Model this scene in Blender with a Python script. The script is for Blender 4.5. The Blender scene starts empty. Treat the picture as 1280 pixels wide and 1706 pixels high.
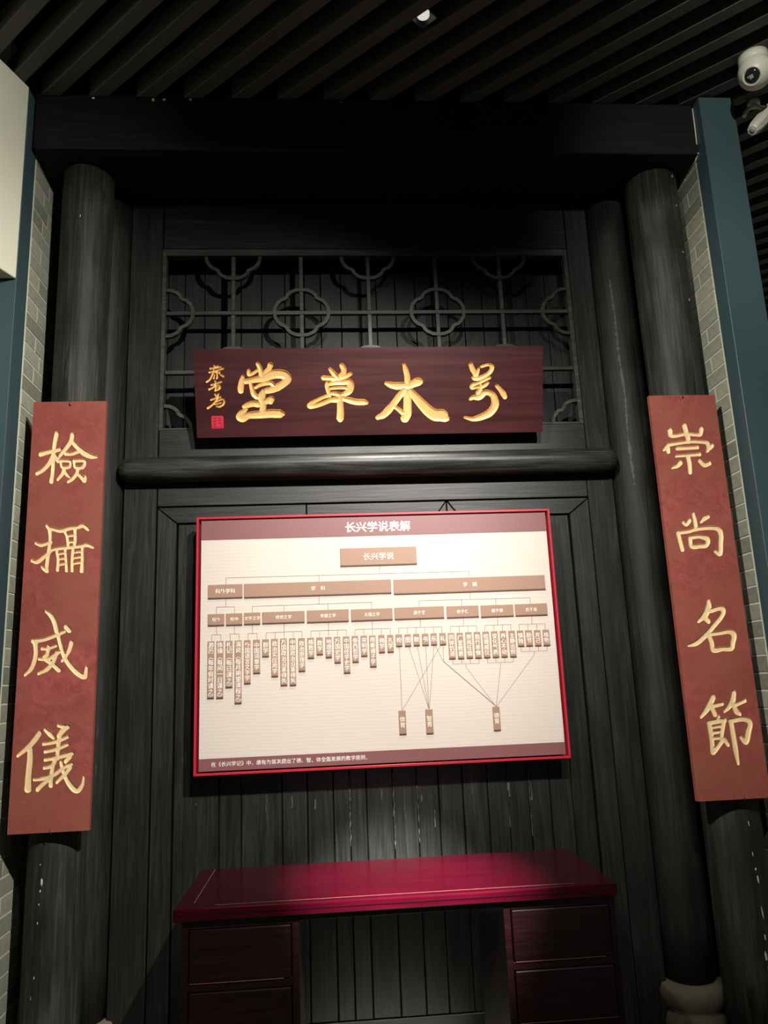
import bpy, bmesh, math, random
import numpy as np
from mathutils import Vector, Matrix
random.seed(7)
SC = bpy.context.scene
COL = SC.collection

# ------------------------------------------------------------------ camera
cam_d = bpy.data.cameras.new('camera')
cam_d.sensor_fit = 'HORIZONTAL'; cam_d.sensor_width = 36.0
cam_d.lens = 1270.663 * 36.0 / 1280.0
cam_d.clip_start = 0.05
cam = bpy.data.objects.new('camera', cam_d); COL.objects.link(cam)
RR = ((0.99707967, -0.06531786, -0.03956913), (-0.0246338, 0.21535488, -0.9762251), (0.07228634, 0.97434894, 0.21311695))
M = Matrix(((RR[0][0], -RR[1][0], -RR[2][0]), (RR[0][1], -RR[1][1], -RR[2][1]), (RR[0][2], -RR[1][2], -RR[2][2])))
cam.matrix_world = Matrix.Translation((0, 0, 1.5)) @ M.to_4x4()
SC.camera = cam

# ------------------------------------------------------------------ world and exposure
SC.view_settings.view_transform = 'Standard'; SC.view_settings.look = 'None'
SC.view_settings.gamma = 1.0; SC.view_settings.use_curve_mapping = False
SC.view_settings.exposure = 0.0
wd = bpy.data.worlds.new('world'); SC.world = wd; wd.use_nodes = True
wd.node_tree.nodes['Background'].inputs[0].default_value = (0.9, 1.0, 0.92, 1)
wd.node_tree.nodes['Background'].inputs[1].default_value = 0.03
SC.cycles.max_bounces = 6; SC.cycles.diffuse_bounces = 3

def spot(name, loc, target, power, angle, blend, rad, color=(1.0, 0.96, 0.88)):
    l = bpy.data.lights.new(name, 'SPOT'); l.energy = power; l.spot_size = math.radians(angle)
    l.spot_blend = blend; l.shadow_soft_size = rad; l.color = color
    o = bpy.data.objects.new(name, l); COL.objects.link(o); o.location = loc
    o.rotation_euler = (Vector(target) - Vector(loc)).to_track_quat('-Z', 'Y').to_euler()
    return o
DL = (0.443, 2.634)
FRONT = [(-1.40, -0.40), (0.45, -0.30), (1.40, -0.50)]
FILL = [(-0.5, -1.9), (1.6, -1.9)]
spot('front_spot', (*FRONT[0], 4.10), (1.85, 3.15, 2.10), 900, 42, 1.0, 0.02)
spot('front_spot', (*FRONT[1], 4.10), (0.45, 3.4, 1.88), 460, 48, 1.0, 0.02)
spot('front_spot', (*FRONT[1], 4.09), (0.26, 2.92, 0.80), 14000, 13, 1.0, 0.02)
spot('front_spot', (*FRONT[2], 4.10), (-0.80, 3.2, 1.65), 1150, 57, 1.0, 0.02)
spot('fill_spot', (0.55, 0.70, 4.10), (-1.55, 2.70, 3.45), 190, 50, 1.0, 0.02)  # unseen fill added to brighten the cream box
spot('fill_spot', (4.6, 4.6, 4.10), (4.6, 4.6, 0), 900, 110, 1.0, 0.03)  # added out of view; its floor bounce lights the slat undersides
spot('down_spot', (DL[0], DL[1], 4.172), (DL[0] - 0.20, DL[1] + 0.72, 2.5), 330, 44, 1.0, 0.02)
spot('fill_spot', (1.15, 0.80, 4.10), (2.10, 3.1, 3.80), 120, 50, 1.0, 0.02)  # unseen spot added to light the cameras and right post
for x, y in FILL: spot('fill_spot', (x, y, 4.10), (x, y, 0), 260, 100, 1.0, 0.03)  # spots added behind the camera for bounce light off the floor

# ------------------------------------------------------------------ helpers
def tag(o, label=None, cat=None, group=None, kind=None):
    if label: o['label'] = label
    if cat: o['category'] = cat
    if group: o['group'] = group
    if kind: o['kind'] = kind
    return o
def root(name, loc=(0, 0, 0), **k):
    o = bpy.data.objects.new(name, None); COL.objects.link(o); o.location = loc
    o.empty_display_size = 0.05
    return tag(o, **k)
def world_loc(o):
    v = Vector(o.location)
    while o.parent: o = o.parent; v += Vector(o.location)
    return v
def link_mesh(name, me, mat=None, parent=None, loc=(0, 0, 0)):
    if mat is not None and not me.materials: me.materials.append(mat)
    o = bpy.data.objects.new(name, me); COL.objects.link(o); o.parent = parent; o.location = loc
    return o
class MB:
    """collects world-space shapes, links them as one mesh object whose origin is the shape's base"""
    def __init__(s): s.bm = bmesh.new()
    def box(s, a, b, bev=0.0, seg=1):
        t = bmesh.new(); bmesh.ops.create_cube(t, size=1.0)
        for v in t.verts:
            v.co = Vector([a[i] + (v.co[i] + 0.5) * (b[i] - a[i]) for i in range(3)])
        if bev > 0: bmesh.ops.bevel(t, geom=t.edges[:], offset=bev, segments=seg, affect='EDGES', profile=0.5)
        return s.merge(t)
    def merge(s, t, mat=None):
        if mat is not None: t.transform(mat)
        me = bpy.data.meshes.new('tmp'); t.to_mesh(me); t.free(); s.bm.from_mesh(me); bpy.data.meshes.remove(me)
        return s
    def prism(s, pts, d, bev=0.0):
        """polygon pts (3d, planar) extruded by vector d"""
        t = bmesh.new(); d = Vector(d)
        a = [t.verts.new(p) for p in pts]; b = [t.verts.new(Vector(p) + d) for p in pts]
        t.faces.new(a[::-1]); t.faces.new(b)
        n = len(a)
        for i in range(n): t.faces.new((a[i], a[(i + 1) % n], b[(i + 1) % n], b[i]))
        bmesh.ops.recalc_face_normals(t, faces=t.faces[:])
        if bev > 0: bmesh.ops.bevel(t, geom=t.edges[:], offset=bev, segments=1, affect='EDGES')
        return s.merge(t)
    def lathe(s, prof, n=32, origin=(0, 0, 0), axis=None, smooth=True, jitter=None):
        t = bmesh.new(); rings = []
        for j, (r, z) in enumerate(prof):
            if r < 1e-6: rings.append([t.verts.new((0, 0, z))])
            else:
                rings.append([t.verts.new(((r + (jitter(2 * math.pi * i / n, z) if jitter else 0)) * math.cos(2 * math.pi * i / n),
                                           (r + (jitter(2 * math.pi * i / n, z) if jitter else 0)) * math.sin(2 * math.pi * i / n), z)) for i in range(n)])
        for A, B in zip(rings, rings[1:]):
            for i in range(n):
                j = (i + 1) % n
                if len(A) == 1 and len(B) == 1: continue
                if len(A) == 1: t.faces.new((A[0], B[i], B[j]))
                elif len(B) == 1: t.faces.new((A[i], A[j], B[0]))
                else: t.faces.new((A[i], A[j], B[j], B[i]))
        if len(rings[0]) > 1: t.faces.new(rings[0][::-1])
        if len(rings[-1]) > 1: t.faces.new(rings[-1])
        bmesh.ops.recalc_face_normals(t, faces=t.faces[:])
        if smooth:
            for f in t.faces: f.smooth = len(f.verts) <= 4
        m = Matrix.Translation(origin)
        if axis is not None: m = m @ Vector(axis).to_track_quat('Z', 'Y').to_matrix().to_4x4()
        return s.merge(t, m)
    def tube(s, pts, r, n=8):
        t = bmesh.new(); pts = [Vector(p) for p in pts]; rings = []
        for i, p in enumerate(pts):
            d = (pts[min(i + 1, len(pts) - 1)] - pts[max(i - 1, 0)]).normalized()
            q = d.to_track_quat('Z', 'Y')
            rings.append([t.verts.new(p + q @ Vector((r * math.cos(2 * math.pi * k / n), r * math.sin(2 * math.pi * k / n), 0))) for k in range(n)])
        for A, B in zip(rings, rings[1:]):
            for i in range(n):
                f = t.faces.new((A[i], A[(i + 1) % n], B[(i + 1) % n], B[i])); f.smooth = True
        t.faces.new(rings[0][::-1]); t.faces.new(rings[-1])
        bmesh.ops.recalc_face_normals(t, faces=t.faces[:])
        return s.merge(t)
    def build(s, name, mat, parent=None, **k):
        vs = s.bm.verts[:]
        lo = [min(v.co[i] for v in vs) for i in range(3)]; hi = [max(v.co[i] for v in vs) for i in range(3)]
        base = Vector(((lo[0] + hi[0]) / 2, (lo[1] + hi[1]) / 2, lo[2]))
        for v in vs: v.co -= base
        me = bpy.data.meshes.new(name); s.bm.to_mesh(me); s.bm.free()
        pl = world_loc(parent) if parent is not None else Vector((0, 0, 0))
        o = link_mesh(name, me, mat, parent, base - pl)
        return tag(o, **k)

# ------------------------------------------------------------------ materials
def mat_new(name):
    m = bpy.data.materials.new(name); m.use_nodes = True
    nt = m.node_tree; b = nt.nodes['Principled BSDF']
    return m, nt, b
def N(nt, typ, **k):
    n = nt.nodes.new(typ)
    for a, v in k.items():
        if a in n.inputs: n.inputs[a].default_value = v
        else: setattr(n, a, v)
    return n
def plain(name, col, rough=0.5, metal=0.0, spec=0.5, bump=0.0, bscale=60, vary=0.0):
    m, nt, b = mat_new(name)
    b.inputs['Base Color'].default_value = (*col, 1); b.inputs['Roughness'].default_value = rough
    b.inputs['Metallic'].default_value = metal; b.inputs['Specular IOR Level'].default_value = spec
    if bump or vary:
        tc = N(nt, 'ShaderNodeTexCoord'); no = N(nt, 'ShaderNodeTexNoise'); no.inputs['Scale'].default_value = bscale
        no.inputs['Detail'].default_value = 5
        nt.links.new(tc.outputs['Object'], no.inputs['Vector'])
        if bump:
            bu = N(nt, 'ShaderNodeBump'); bu.inputs['Strength'].default_value = bump; bu.inputs['Distance'].default_value = 0.002
            nt.links.new(no.outputs['Fac'], bu.inputs['Height']); nt.links.new(bu.outputs['Normal'], b.inputs['Normal'])
        if vary:
            mx = N(nt, 'ShaderNodeMix', data_type='RGBA')
            mx.inputs[6].default_value = (*[c * (1 - vary) for c in col], 1); mx.inputs[7].default_value = (*[min(1, c * (1 + vary)) for c in col], 1)
            nt.links.new(no.outputs['Fac'], mx.inputs[0]); nt.links.new(mx.outputs[2], b.inputs['Base Color'])
    return m
def wood(name, dark, light, axis='z', rough=0.45, grain=1.0, bump=0.3, streak=0.0, streakcol=(0.3, 0.3, 0.27), spec=0.5, speck=0.0, speckcol=(0.5, 0.4, 0.3), blotch=None, fine=0.55, knots=False):
    m, nt, b = mat_new(name); L = nt.links.new
    tc = N(nt, 'ShaderNodeTexCoord'); oi = N(nt, 'ShaderNodeObjectInfo')
    ad = N(nt, 'ShaderNodeVectorMath', operation='ADD'); sc = N(nt, 'ShaderNodeVectorMath', operation='SCALE'); sc.inputs['Scale'].default_value = 7.0
    cx = N(nt, 'ShaderNodeCombineXYZ'); L(oi.outputs['Random'], cx.inputs[0]); L(oi.outputs['Random'], cx.inputs[1]); L(oi.outputs['Random'], cx.inputs[2])
    L(cx.outputs[0], sc.inputs[0]); L(tc.outputs['Object'], ad.inputs[0]); L(sc.outputs[0], ad.inputs[1])
    mp = N(nt, 'ShaderNodeMapping'); L(ad.outputs[0], mp.inputs['Vector'])
    mp.inputs['Scale'].default_value = {'z': (26, 26, 1.6), 'x': (1.6, 26, 26)}[axis]
    n1 = N(nt, 'ShaderNodeTexNoise'); n1.inputs['Scale'].default_value = 1.6 * grain; n1.inputs['Detail'].default_value = 8; n1.inputs['Distortion'].default_value = 1.2
    L(mp.outputs[0], n1.inputs['Vector'])
    n2 = N(nt, 'ShaderNodeTexNoise'); n2.inputs['Scale'].default_value = 3.0; n2.inputs['Detail'].default_value = 4; L(ad.outputs[0], n2.inputs['Vector'])
    r1 = N(nt, 'ShaderNodeValToRGB'); r1.color_ramp.elements[0].position = 0.35; r1.color_ramp.elements[1].position = 0.75
    r1.color_ramp.elements[0].color = (*dark, 1); r1.color_ramp.elements[1].color = (*light, 1)
    mm = N(nt, 'ShaderNodeMath', operation='MULTIPLY'); r2 = N(nt, 'ShaderNodeMapRange'); r2.inputs['From Min'].default_value = 0.3; r2.inputs['From Max'].default_value = 0.7
    r2.inputs['To Min'].default_value = 0.6; r2.inputs['To Max'].default_value = 1.25
    L(n2.outputs['Fac'], r2.inputs['Value']); L(n1.outputs['Fac'], mm.inputs[0]); L(r2.outputs[0], mm.inputs[1]); L(mm.outputs[0], r1.inputs['Fac'])
    mpf = N(nt, 'ShaderNodeMapping'); L(ad.outputs[0], mpf.inputs['Vector'])
    mpf.inputs['Scale'].default_value = {'z': (150, 150, 5), 'x': (5, 150, 150)}[axis]
    nf = N(nt, 'ShaderNodeTexNoise'); nf.inputs['Scale'].default_value = 1.0; nf.inputs['Detail'].default_value = 5; nf.inputs['Distortion'].default_value = 0.6; L(mpf.outputs[0], nf.inputs['Vector'])
    rf = N(nt, 'ShaderNodeMapRange'); rf.inputs['From Min'].default_value = 0.32; rf.inputs['From Max'].default_value = 0.68; rf.inputs['To Min'].default_value = 1 - fine; rf.inputs['To Max'].default_value = 1 + fine; L(nf.outputs['Fac'], rf.inputs['Value'])
    mf = N(nt, 'ShaderNodeVectorMath', operation='SCALE'); L(r1.outputs[0], mf.inputs[0]); L(rf.outputs[0], mf.inputs['Scale'])
    out = mf.outputs[0]
    if knots:
        vk = N(nt, 'ShaderNodeTexVoronoi'); mk = N(nt, 'ShaderNodeMapping'); mk.inputs['Scale'].default_value = {'z': (9, 9, 2.2), 'x': (2.2, 9, 9)}[axis]; L(ad.outputs[0], mk.inputs['Vector']); L(mk.outputs[0], vk.inputs['Vector']); vk.inputs['Scale'].default_value = 1.0
        rk = N(nt, 'ShaderNodeMapRange'); rk.inputs['From Min'].default_value = 0.05; rk.inputs['From Max'].default_value = 0.22; rk.inputs['To Min'].default_value = 0.35; L(vk.outputs['Distance'], rk.inputs['Value'])
        mk2 = N(nt, 'ShaderNodeVectorMath', operation='SCALE'); L(out, mk2.inputs[0]); L(rk.outputs[0], mk2.inputs['Scale']); out = mk2.outputs[0]
    if blotch:
        nb = N(nt, 'ShaderNodeTexNoise'); nb.inputs['Scale'].default_value = 4.5; nb.inputs['Detail'].default_value = 3; L(ad.outputs[0], nb.inputs['Vector'])
        rb = N(nt, 'ShaderNodeMapRange'); rb.inputs['From Min'].default_value = 0.42; rb.inputs['From Max'].default_value = 0.62; L(nb.outputs['Fac'], rb.inputs['Value'])
        mb = N(nt, 'ShaderNodeMix', data_type='RGBA'); mb.inputs[7].default_value = (*blotch, 1); L(rb.outputs[0], mb.inputs[0]); L(out, mb.inputs[6]); out = mb.outputs[2]
    if streak > 0:
        mp3 = N(nt, 'ShaderNodeMapping'); L(ad.outputs[0], mp3.inputs['Vector'])
        mp3.inputs['Scale'].default_value = {'z': (45, 45, 3.0), 'x': (3.0, 45, 45)}[axis]
        n3 = N(nt, 'ShaderNodeTexNoise'); n3.inputs['Scale'].default_value = 1.0; n3.inputs['Detail'].default_value = 6; n3.inputs['Roughness'].default_value = 0.7; L(mp3.outputs[0], n3.inputs['Vector'])
        r3 = N(nt, 'ShaderNodeMapRange'); r3.inputs['From Min'].default_value = 0.66; r3.inputs['From Max'].default_value = 0.74; r3.inputs['To Max'].default_value = streak
        L(n3.outputs['Fac'], r3.inputs['Value'])
        mx = N(nt, 'ShaderNodeMix', data_type='RGBA'); mx.inputs[7].default_value = (*streakcol, 1); L(r3.outputs[0], mx.inputs[0]); L(out, mx.inputs[6]); out = mx.outputs[2]
    if speck > 0:
        mp4 = N(nt, 'ShaderNodeMapping'); L(ad.outputs[0], mp4.inputs['Vector'])
        mp4.inputs['Scale'].default_value = {'z': (170, 170, 60), 'x': (60, 170, 170)}[axis]
        n4 = N(nt, 'ShaderNodeTexNoise'); n4.inputs['Scale'].default_value = 1.0; n4.inputs['Detail'].default_value = 2; L(mp4.outputs[0], n4.inputs['Vector'])
        r4 = N(nt, 'ShaderNodeMapRange'); r4.inputs['From Min'].default_value = 0.68; r4.inputs['From Max'].default_value = 0.74; r4.inputs['To Max'].default_value = speck
        L(n4.outputs['Fac'], r4.inputs['Value'])
        mx = N(nt, 'ShaderNodeMix', data_type='RGBA'); mx.inputs[7].default_value = (*speckcol, 1); L(r4.outputs[0], mx.inputs[0]); L(out, mx.inputs[6]); out = mx.outputs[2]
    L(out, b.inputs['Base Color'])
    rr = N(nt, 'ShaderNodeMapRange'); rr.inputs['To Min'].default_value = rough - 0.05; rr.inputs['To Max'].default_value = rough + 0.1; L(n1.outputs['Fac'], rr.inputs['Value']); L(rr.outputs[0], b.inputs['Roughness'])
    bu = N(nt, 'ShaderNodeBump'); bu.inputs['Strength'].default_value = bump; bu.inputs['Distance'].default_value = 0.003; L(n1.outputs['Fac'], bu.inputs['Height']); L(bu.outputs['Normal'], b.inputs['Normal'])
    b.inputs['Specular IOR Level'].default_value = spec
    return m
BK_D, BK_L = (0.006, 0.0063, 0.0056), (0.016, 0.0166, 0.0147)
M_bz = wood('black_wood_upright', BK_D, BK_L, 'z', 0.42, streak=0.25, streakcol=(0.16, 0.16, 0.14))
M_bx = wood('black_wood_level', BK_D, BK_L, 'x', 0.42, streak=0.18, streakcol=(0.14, 0.14, 0.12))
M_plank = wood('black_plank_wood', (0.006, 0.0068, 0.0058), (0.016, 0.0175, 0.015), 'z', 0.42, knots=True, spec=0.4, streak=0.5, streakcol=(0.16, 0.16, 0.14))
M_col = wood('column_wood', (0.013, 0.0135, 0.011), (0.050, 0.050, 0.041), 'z', 0.62, grain=0.7, bump=0.6, knots=True, fine=0.5, spec=0.35, streak=0.3, streakcol=(0.15, 0.15, 0.12))
M_beam = wood('beam_wood', (0.003, 0.0032, 0.003), (0.006, 0.0064, 0.0057), 'x', 0.55, bump=0.15, spec=0.3)
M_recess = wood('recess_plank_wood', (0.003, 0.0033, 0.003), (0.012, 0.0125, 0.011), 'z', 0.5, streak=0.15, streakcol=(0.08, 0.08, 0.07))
M_lat = wood('lattice_wood', (0.02, 0.02, 0.018), (0.05, 0.05, 0.045), 'x', 0.5)
M_slat = plain('slat_paint', (0.055, 0.056, 0.05), 0.55, bump=0.1)
M_void = plain('dark_void', (0.004, 0.004, 0.004), 0.9)
M_teal = plain('teal_paint', (0.045, 0.080, 0.088), 0.42, vary=0.06, bscale=4)
M_white = plain('cream_plaster', (0.68, 0.67, 0.53), 0.7, bump=0.1)
M_floor = plain('floor_stone', (0.22, 0.21, 0.19), 0.6, vary=0.2, bscale=5)
M_brickA = plain('grey_brick', (0.27, 0.28, 0.215), 0.85, bump=0.6, bscale=40, vary=0.35)
M_brickB = plain('dark_grey_brick', (0.20, 0.205, 0.155), 0.85, bump=0.7, bscale=40, vary=0.4)
M_brickC = plain('pale_grey_brick', (0.33, 0.33, 0.25), 0.85, bump=0.5, bscale=35, vary=0.3)
M_mortar = plain('pale_mortar', (0.62, 0.62, 0.50), 0.9, bump=0.3)
M_redL = wood('red_lacquer_wood', (0.25, 0.058, 0.046), (0.37, 0.085, 0.072), 'z', 0.5, grain=0.5, bump=0.25, blotch=(0.28, 0.082, 0.055), fine=0.12, speck=0.6, speckcol=(0.50, 0.26, 0.19), spec=0.35)
M_redP = wood('maroon_lacquer_wood', (0.040, 0.008, 0.009), (0.068, 0.011, 0.013), 'x', 0.36, grain=0.5, bump=0.08, spec=0.5, fine=0.15)
M_gold = plain('gold_paint', (0.90, 0.68, 0.38), 0.42, metal=0.12, bump=0.25, bscale=90, vary=0.12)
M_gold2 = plain('bright_gold_leaf', (0.92, 0.60, 0.24), 0.30, metal=0.30, bump=0.3, bscale=110, vary=0.1)
M_seal = plain('seal_red', (0.60, 0.02, 0.05), 0.5)
M_sealD = plain('seal_dark_red', (0.28, 0.01, 0.02), 0.5)
M_frame = plain('red_frame_paint', (0.42, 0.018, 0.035), 0.3, spec=0.6)
M_band = plain('maroon_print', (0.19, 0.072, 0.075), 0.45)
M_tile = plain('brown_tile', (0.30, 0.175, 0.12), 0.5)
M_tileedge = plain('brown_tile_rim', (0.09, 0.05, 0.035), 0.5)
M_ink = plain('grey_line_print', (0.10, 0.08, 0.065), 0.6)
M_text = plain('white_lettering', (0.85, 0.82, 0.76), 0.6)
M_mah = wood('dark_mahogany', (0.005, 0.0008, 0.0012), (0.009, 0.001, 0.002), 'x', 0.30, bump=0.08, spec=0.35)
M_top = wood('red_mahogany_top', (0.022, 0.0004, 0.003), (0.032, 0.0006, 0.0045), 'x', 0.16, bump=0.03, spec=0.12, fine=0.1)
M_wear_hl = plain('worn_edge_highlight', (0.20, 0.07, 0.06), 0.6)  # pale tone for edge wear and painted edge highlights
M_chip = plain('pale_filler', (0.6, 0.6, 0.52), 0.7, bump=0.3)
M_stone = plain('base_stone', (0.13, 0.11, 0.07), 0.8, bump=0.6, bscale=25, vary=0.3)
M_cam = plain('camera_shell', (0.62, 0.62, 0.50), 0.4)
M_glass = plain('dark_lens_glass', (0.012, 0.018, 0.014), 0.08)
M_sens = plain('lens_grey', (0.35, 0.36, 0.33), 0.3)
M_fix = plain('fixture_black', (0.012, 0.012, 0.012), 0.4)
M_steel = plain('dull_steel', (0.25, 0.25, 0.23), 0.4, metal=0.8)
def emis(name, col, st):
    m, nt, b = mat_new(name); b.inputs['Base Color'].default_value = (*col, 1)
    b.inputs['Emission Color'].default_value = (*col, 1); b.inputs['Emission Strength'].default_value = st
    return m
M_lamp = emis('lamp_disc', (0.80, 0.80, 0.72), 0.75)
# chart paper: pale wood print with fine lines
def chart_mat():
    m, nt, b = mat_new('pale_wood_print'); L = nt.links.new
    tc = N(nt, 'ShaderNodeTexCoord'); mp = N(nt, 'ShaderNodeMapping'); mp.inputs['Scale'].default_value = (0.55, 1, 2.4); L(tc.outputs['Object'], mp.inputs[0])
    w = N(nt, 'ShaderNodeTexWave', wave_type='BANDS', bands_direction='Z'); w.inputs['Scale'].default_value = 9; w.inputs['Distortion'].default_value = 5.5; w.inputs['Detail'].default_value = 2; w.inputs['Detail Scale'].default_value = 0.8
    L(mp.outputs[0], w.inputs['Vector'])
    r = N(nt, 'ShaderNodeValToRGB'); r.color_ramp.elements[0].color = (0.54, 0.475, 0.42, 1); r.color_ramp.elements[1].color = (0.57, 0.505, 0.45, 1)
    r.color_ramp.elements[0].position = 0.0; r.color_ramp.elements[1].position = 0.35
    L(w.outputs['Fac'], r.inputs[0]); L(r.outputs[0], b.inputs['Base Color']); b.inputs['Roughness'].default_value = 0.5
    b.inputs['Specular IOR Level'].default_value = 0.3
    return m
M_chart = chart_mat()

TILES=[('长兴学说', 0, 0.047, 1.996, 0.391, 2.078),
('科外学科', 0, -0.537, 1.87, -0.387, 1.932),
('学\u3000科', 0, -0.38, 1.869, 0.27, 1.932),
('学\u3000纲', 0, 0.281, 1.863, 0.97, 1.93),
('校外', 0, -0.536, 1.752, -0.466, 1.804),
('校中', 0, -0.458, 1.751, -0.388, 1.804),
('文字之学', 0, -0.38, 1.752, -0.31, 1.805),
('经世之学', 0, -0.301, 1.753, -0.117, 1.805),
('考据之学', 0, -0.106, 1.751, 0.077, 1.806),
('义理之学', 0, 0.088, 1.751, 0.271, 1.804),
('游于艺', 0, 0.28, 1.751, 0.501, 1.805),
('依于仁', 0, 0.513, 1.75, 0.657, 1.803),
('据于德', 0, 0.667, 1.748, 0.815, 1.802),
('志于道', 0, 0.823, 1.748, 0.969, 1.802),
('游历︵每年假时课之︶', 1, -0.536, 1.445, -0.508, 1.687),
('体操︵每间一日课之︶', 1, -0.498, 1.444, -0.469, 1.687),
('札记︵每日课之︶', 1, -0.459, 1.487, -0.43, 1.687),
('演说︵每月朔望课程之︶', 1, -0.42, 1.419, -0.391, 1.687),
('外国语言文字学', 1, -0.38, 1.5, -0.353, 1.687),
('中国词章学', 1, -0.341, 1.542, -0.312, 1.687),
('群学', 1, -0.302, 1.611, -0.274, 1.687),
('政治实应用学', 1, -0.263, 1.525, -0.235, 1.688),
('万国政治沿革得失', 1, -0.224, 1.486, -0.196, 1.688),
('中国政治沿革得失', 1, -0.185, 1.485, -0.158, 1.688),
('政治原理学', 1, -0.146, 1.543, -0.118, 1.687),
('格致学', 1, -0.106, 1.597, -0.078, 1.687),
('数学', 1, -0.067, 1.611, -0.04, 1.687),
('地理学', 1, -0.028, 1.597, -0.001, 1.687),
('万国史学', 1, 0.01, 1.573, 0.037, 1.687),
('中国经学史学', 1, 0.049, 1.528, 0.077, 1.687),
('泰西哲学', 1, 0.088, 1.573, 0.115, 1.688),
('宋明学', 1, 0.127, 1.597, 0.154, 1.688),
('周秦诸子学', 1, 0.164, 1.55, 0.192, 1.687),
('佛学', 1, 0.205, 1.61, 0.231, 1.688),
('孔学', 1, 0.243, 1.61, 0.27, 1.687),
('枪', 1, 0.281, 1.634, 0.309, 1.688),
('图', 1, 0.32, 1.633, 0.348, 1.687),
('数', 1, 0.359, 1.634, 0.386, 1.687),
('书', 1, 0.397, 1.634, 0.426, 1.687),
('乐', 1, 0.436, 1.634, 0.463, 1.687),
('礼', 1, 0.475, 1.634, 0.503, 1.687),
('同体饥溺', 1, 0.513, 1.571, 0.542, 1.685),
('广宣教惠', 1, 0.552, 1.57, 0.58, 1.685),
('崇尚任恤', 1, 0.591, 1.571, 0.619, 1.686),
('敦行孝悌', 1, 0.629, 1.57, 0.658, 1.686),
('检摄威仪', 1, 0.668, 1.57, 0.697, 1.686),
('变化气质', 1, 0.707, 1.57, 0.736, 1.686),
('养心不动', 1, 0.746, 1.57, 0.774, 1.686),
('主静出倪', 1, 0.785, 1.569, 0.814, 1.685),
('慎独', 1, 0.824, 1.614, 0.852, 1.685),
('励节', 1, 0.861, 1.614, 0.891, 1.685),
('克己', 1, 0.901, 1.613, 0.93, 1.684),
('格物', 1, 0.94, 1.613, 0.969, 1.684),
('体育', 1, 0.28, 1.261, 0.31, 1.362),
('智育', 1, 0.396, 1.259, 0.427, 1.362),
('德育', 1, 0.69, 1.259, 0.721, 1.361)]
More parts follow.
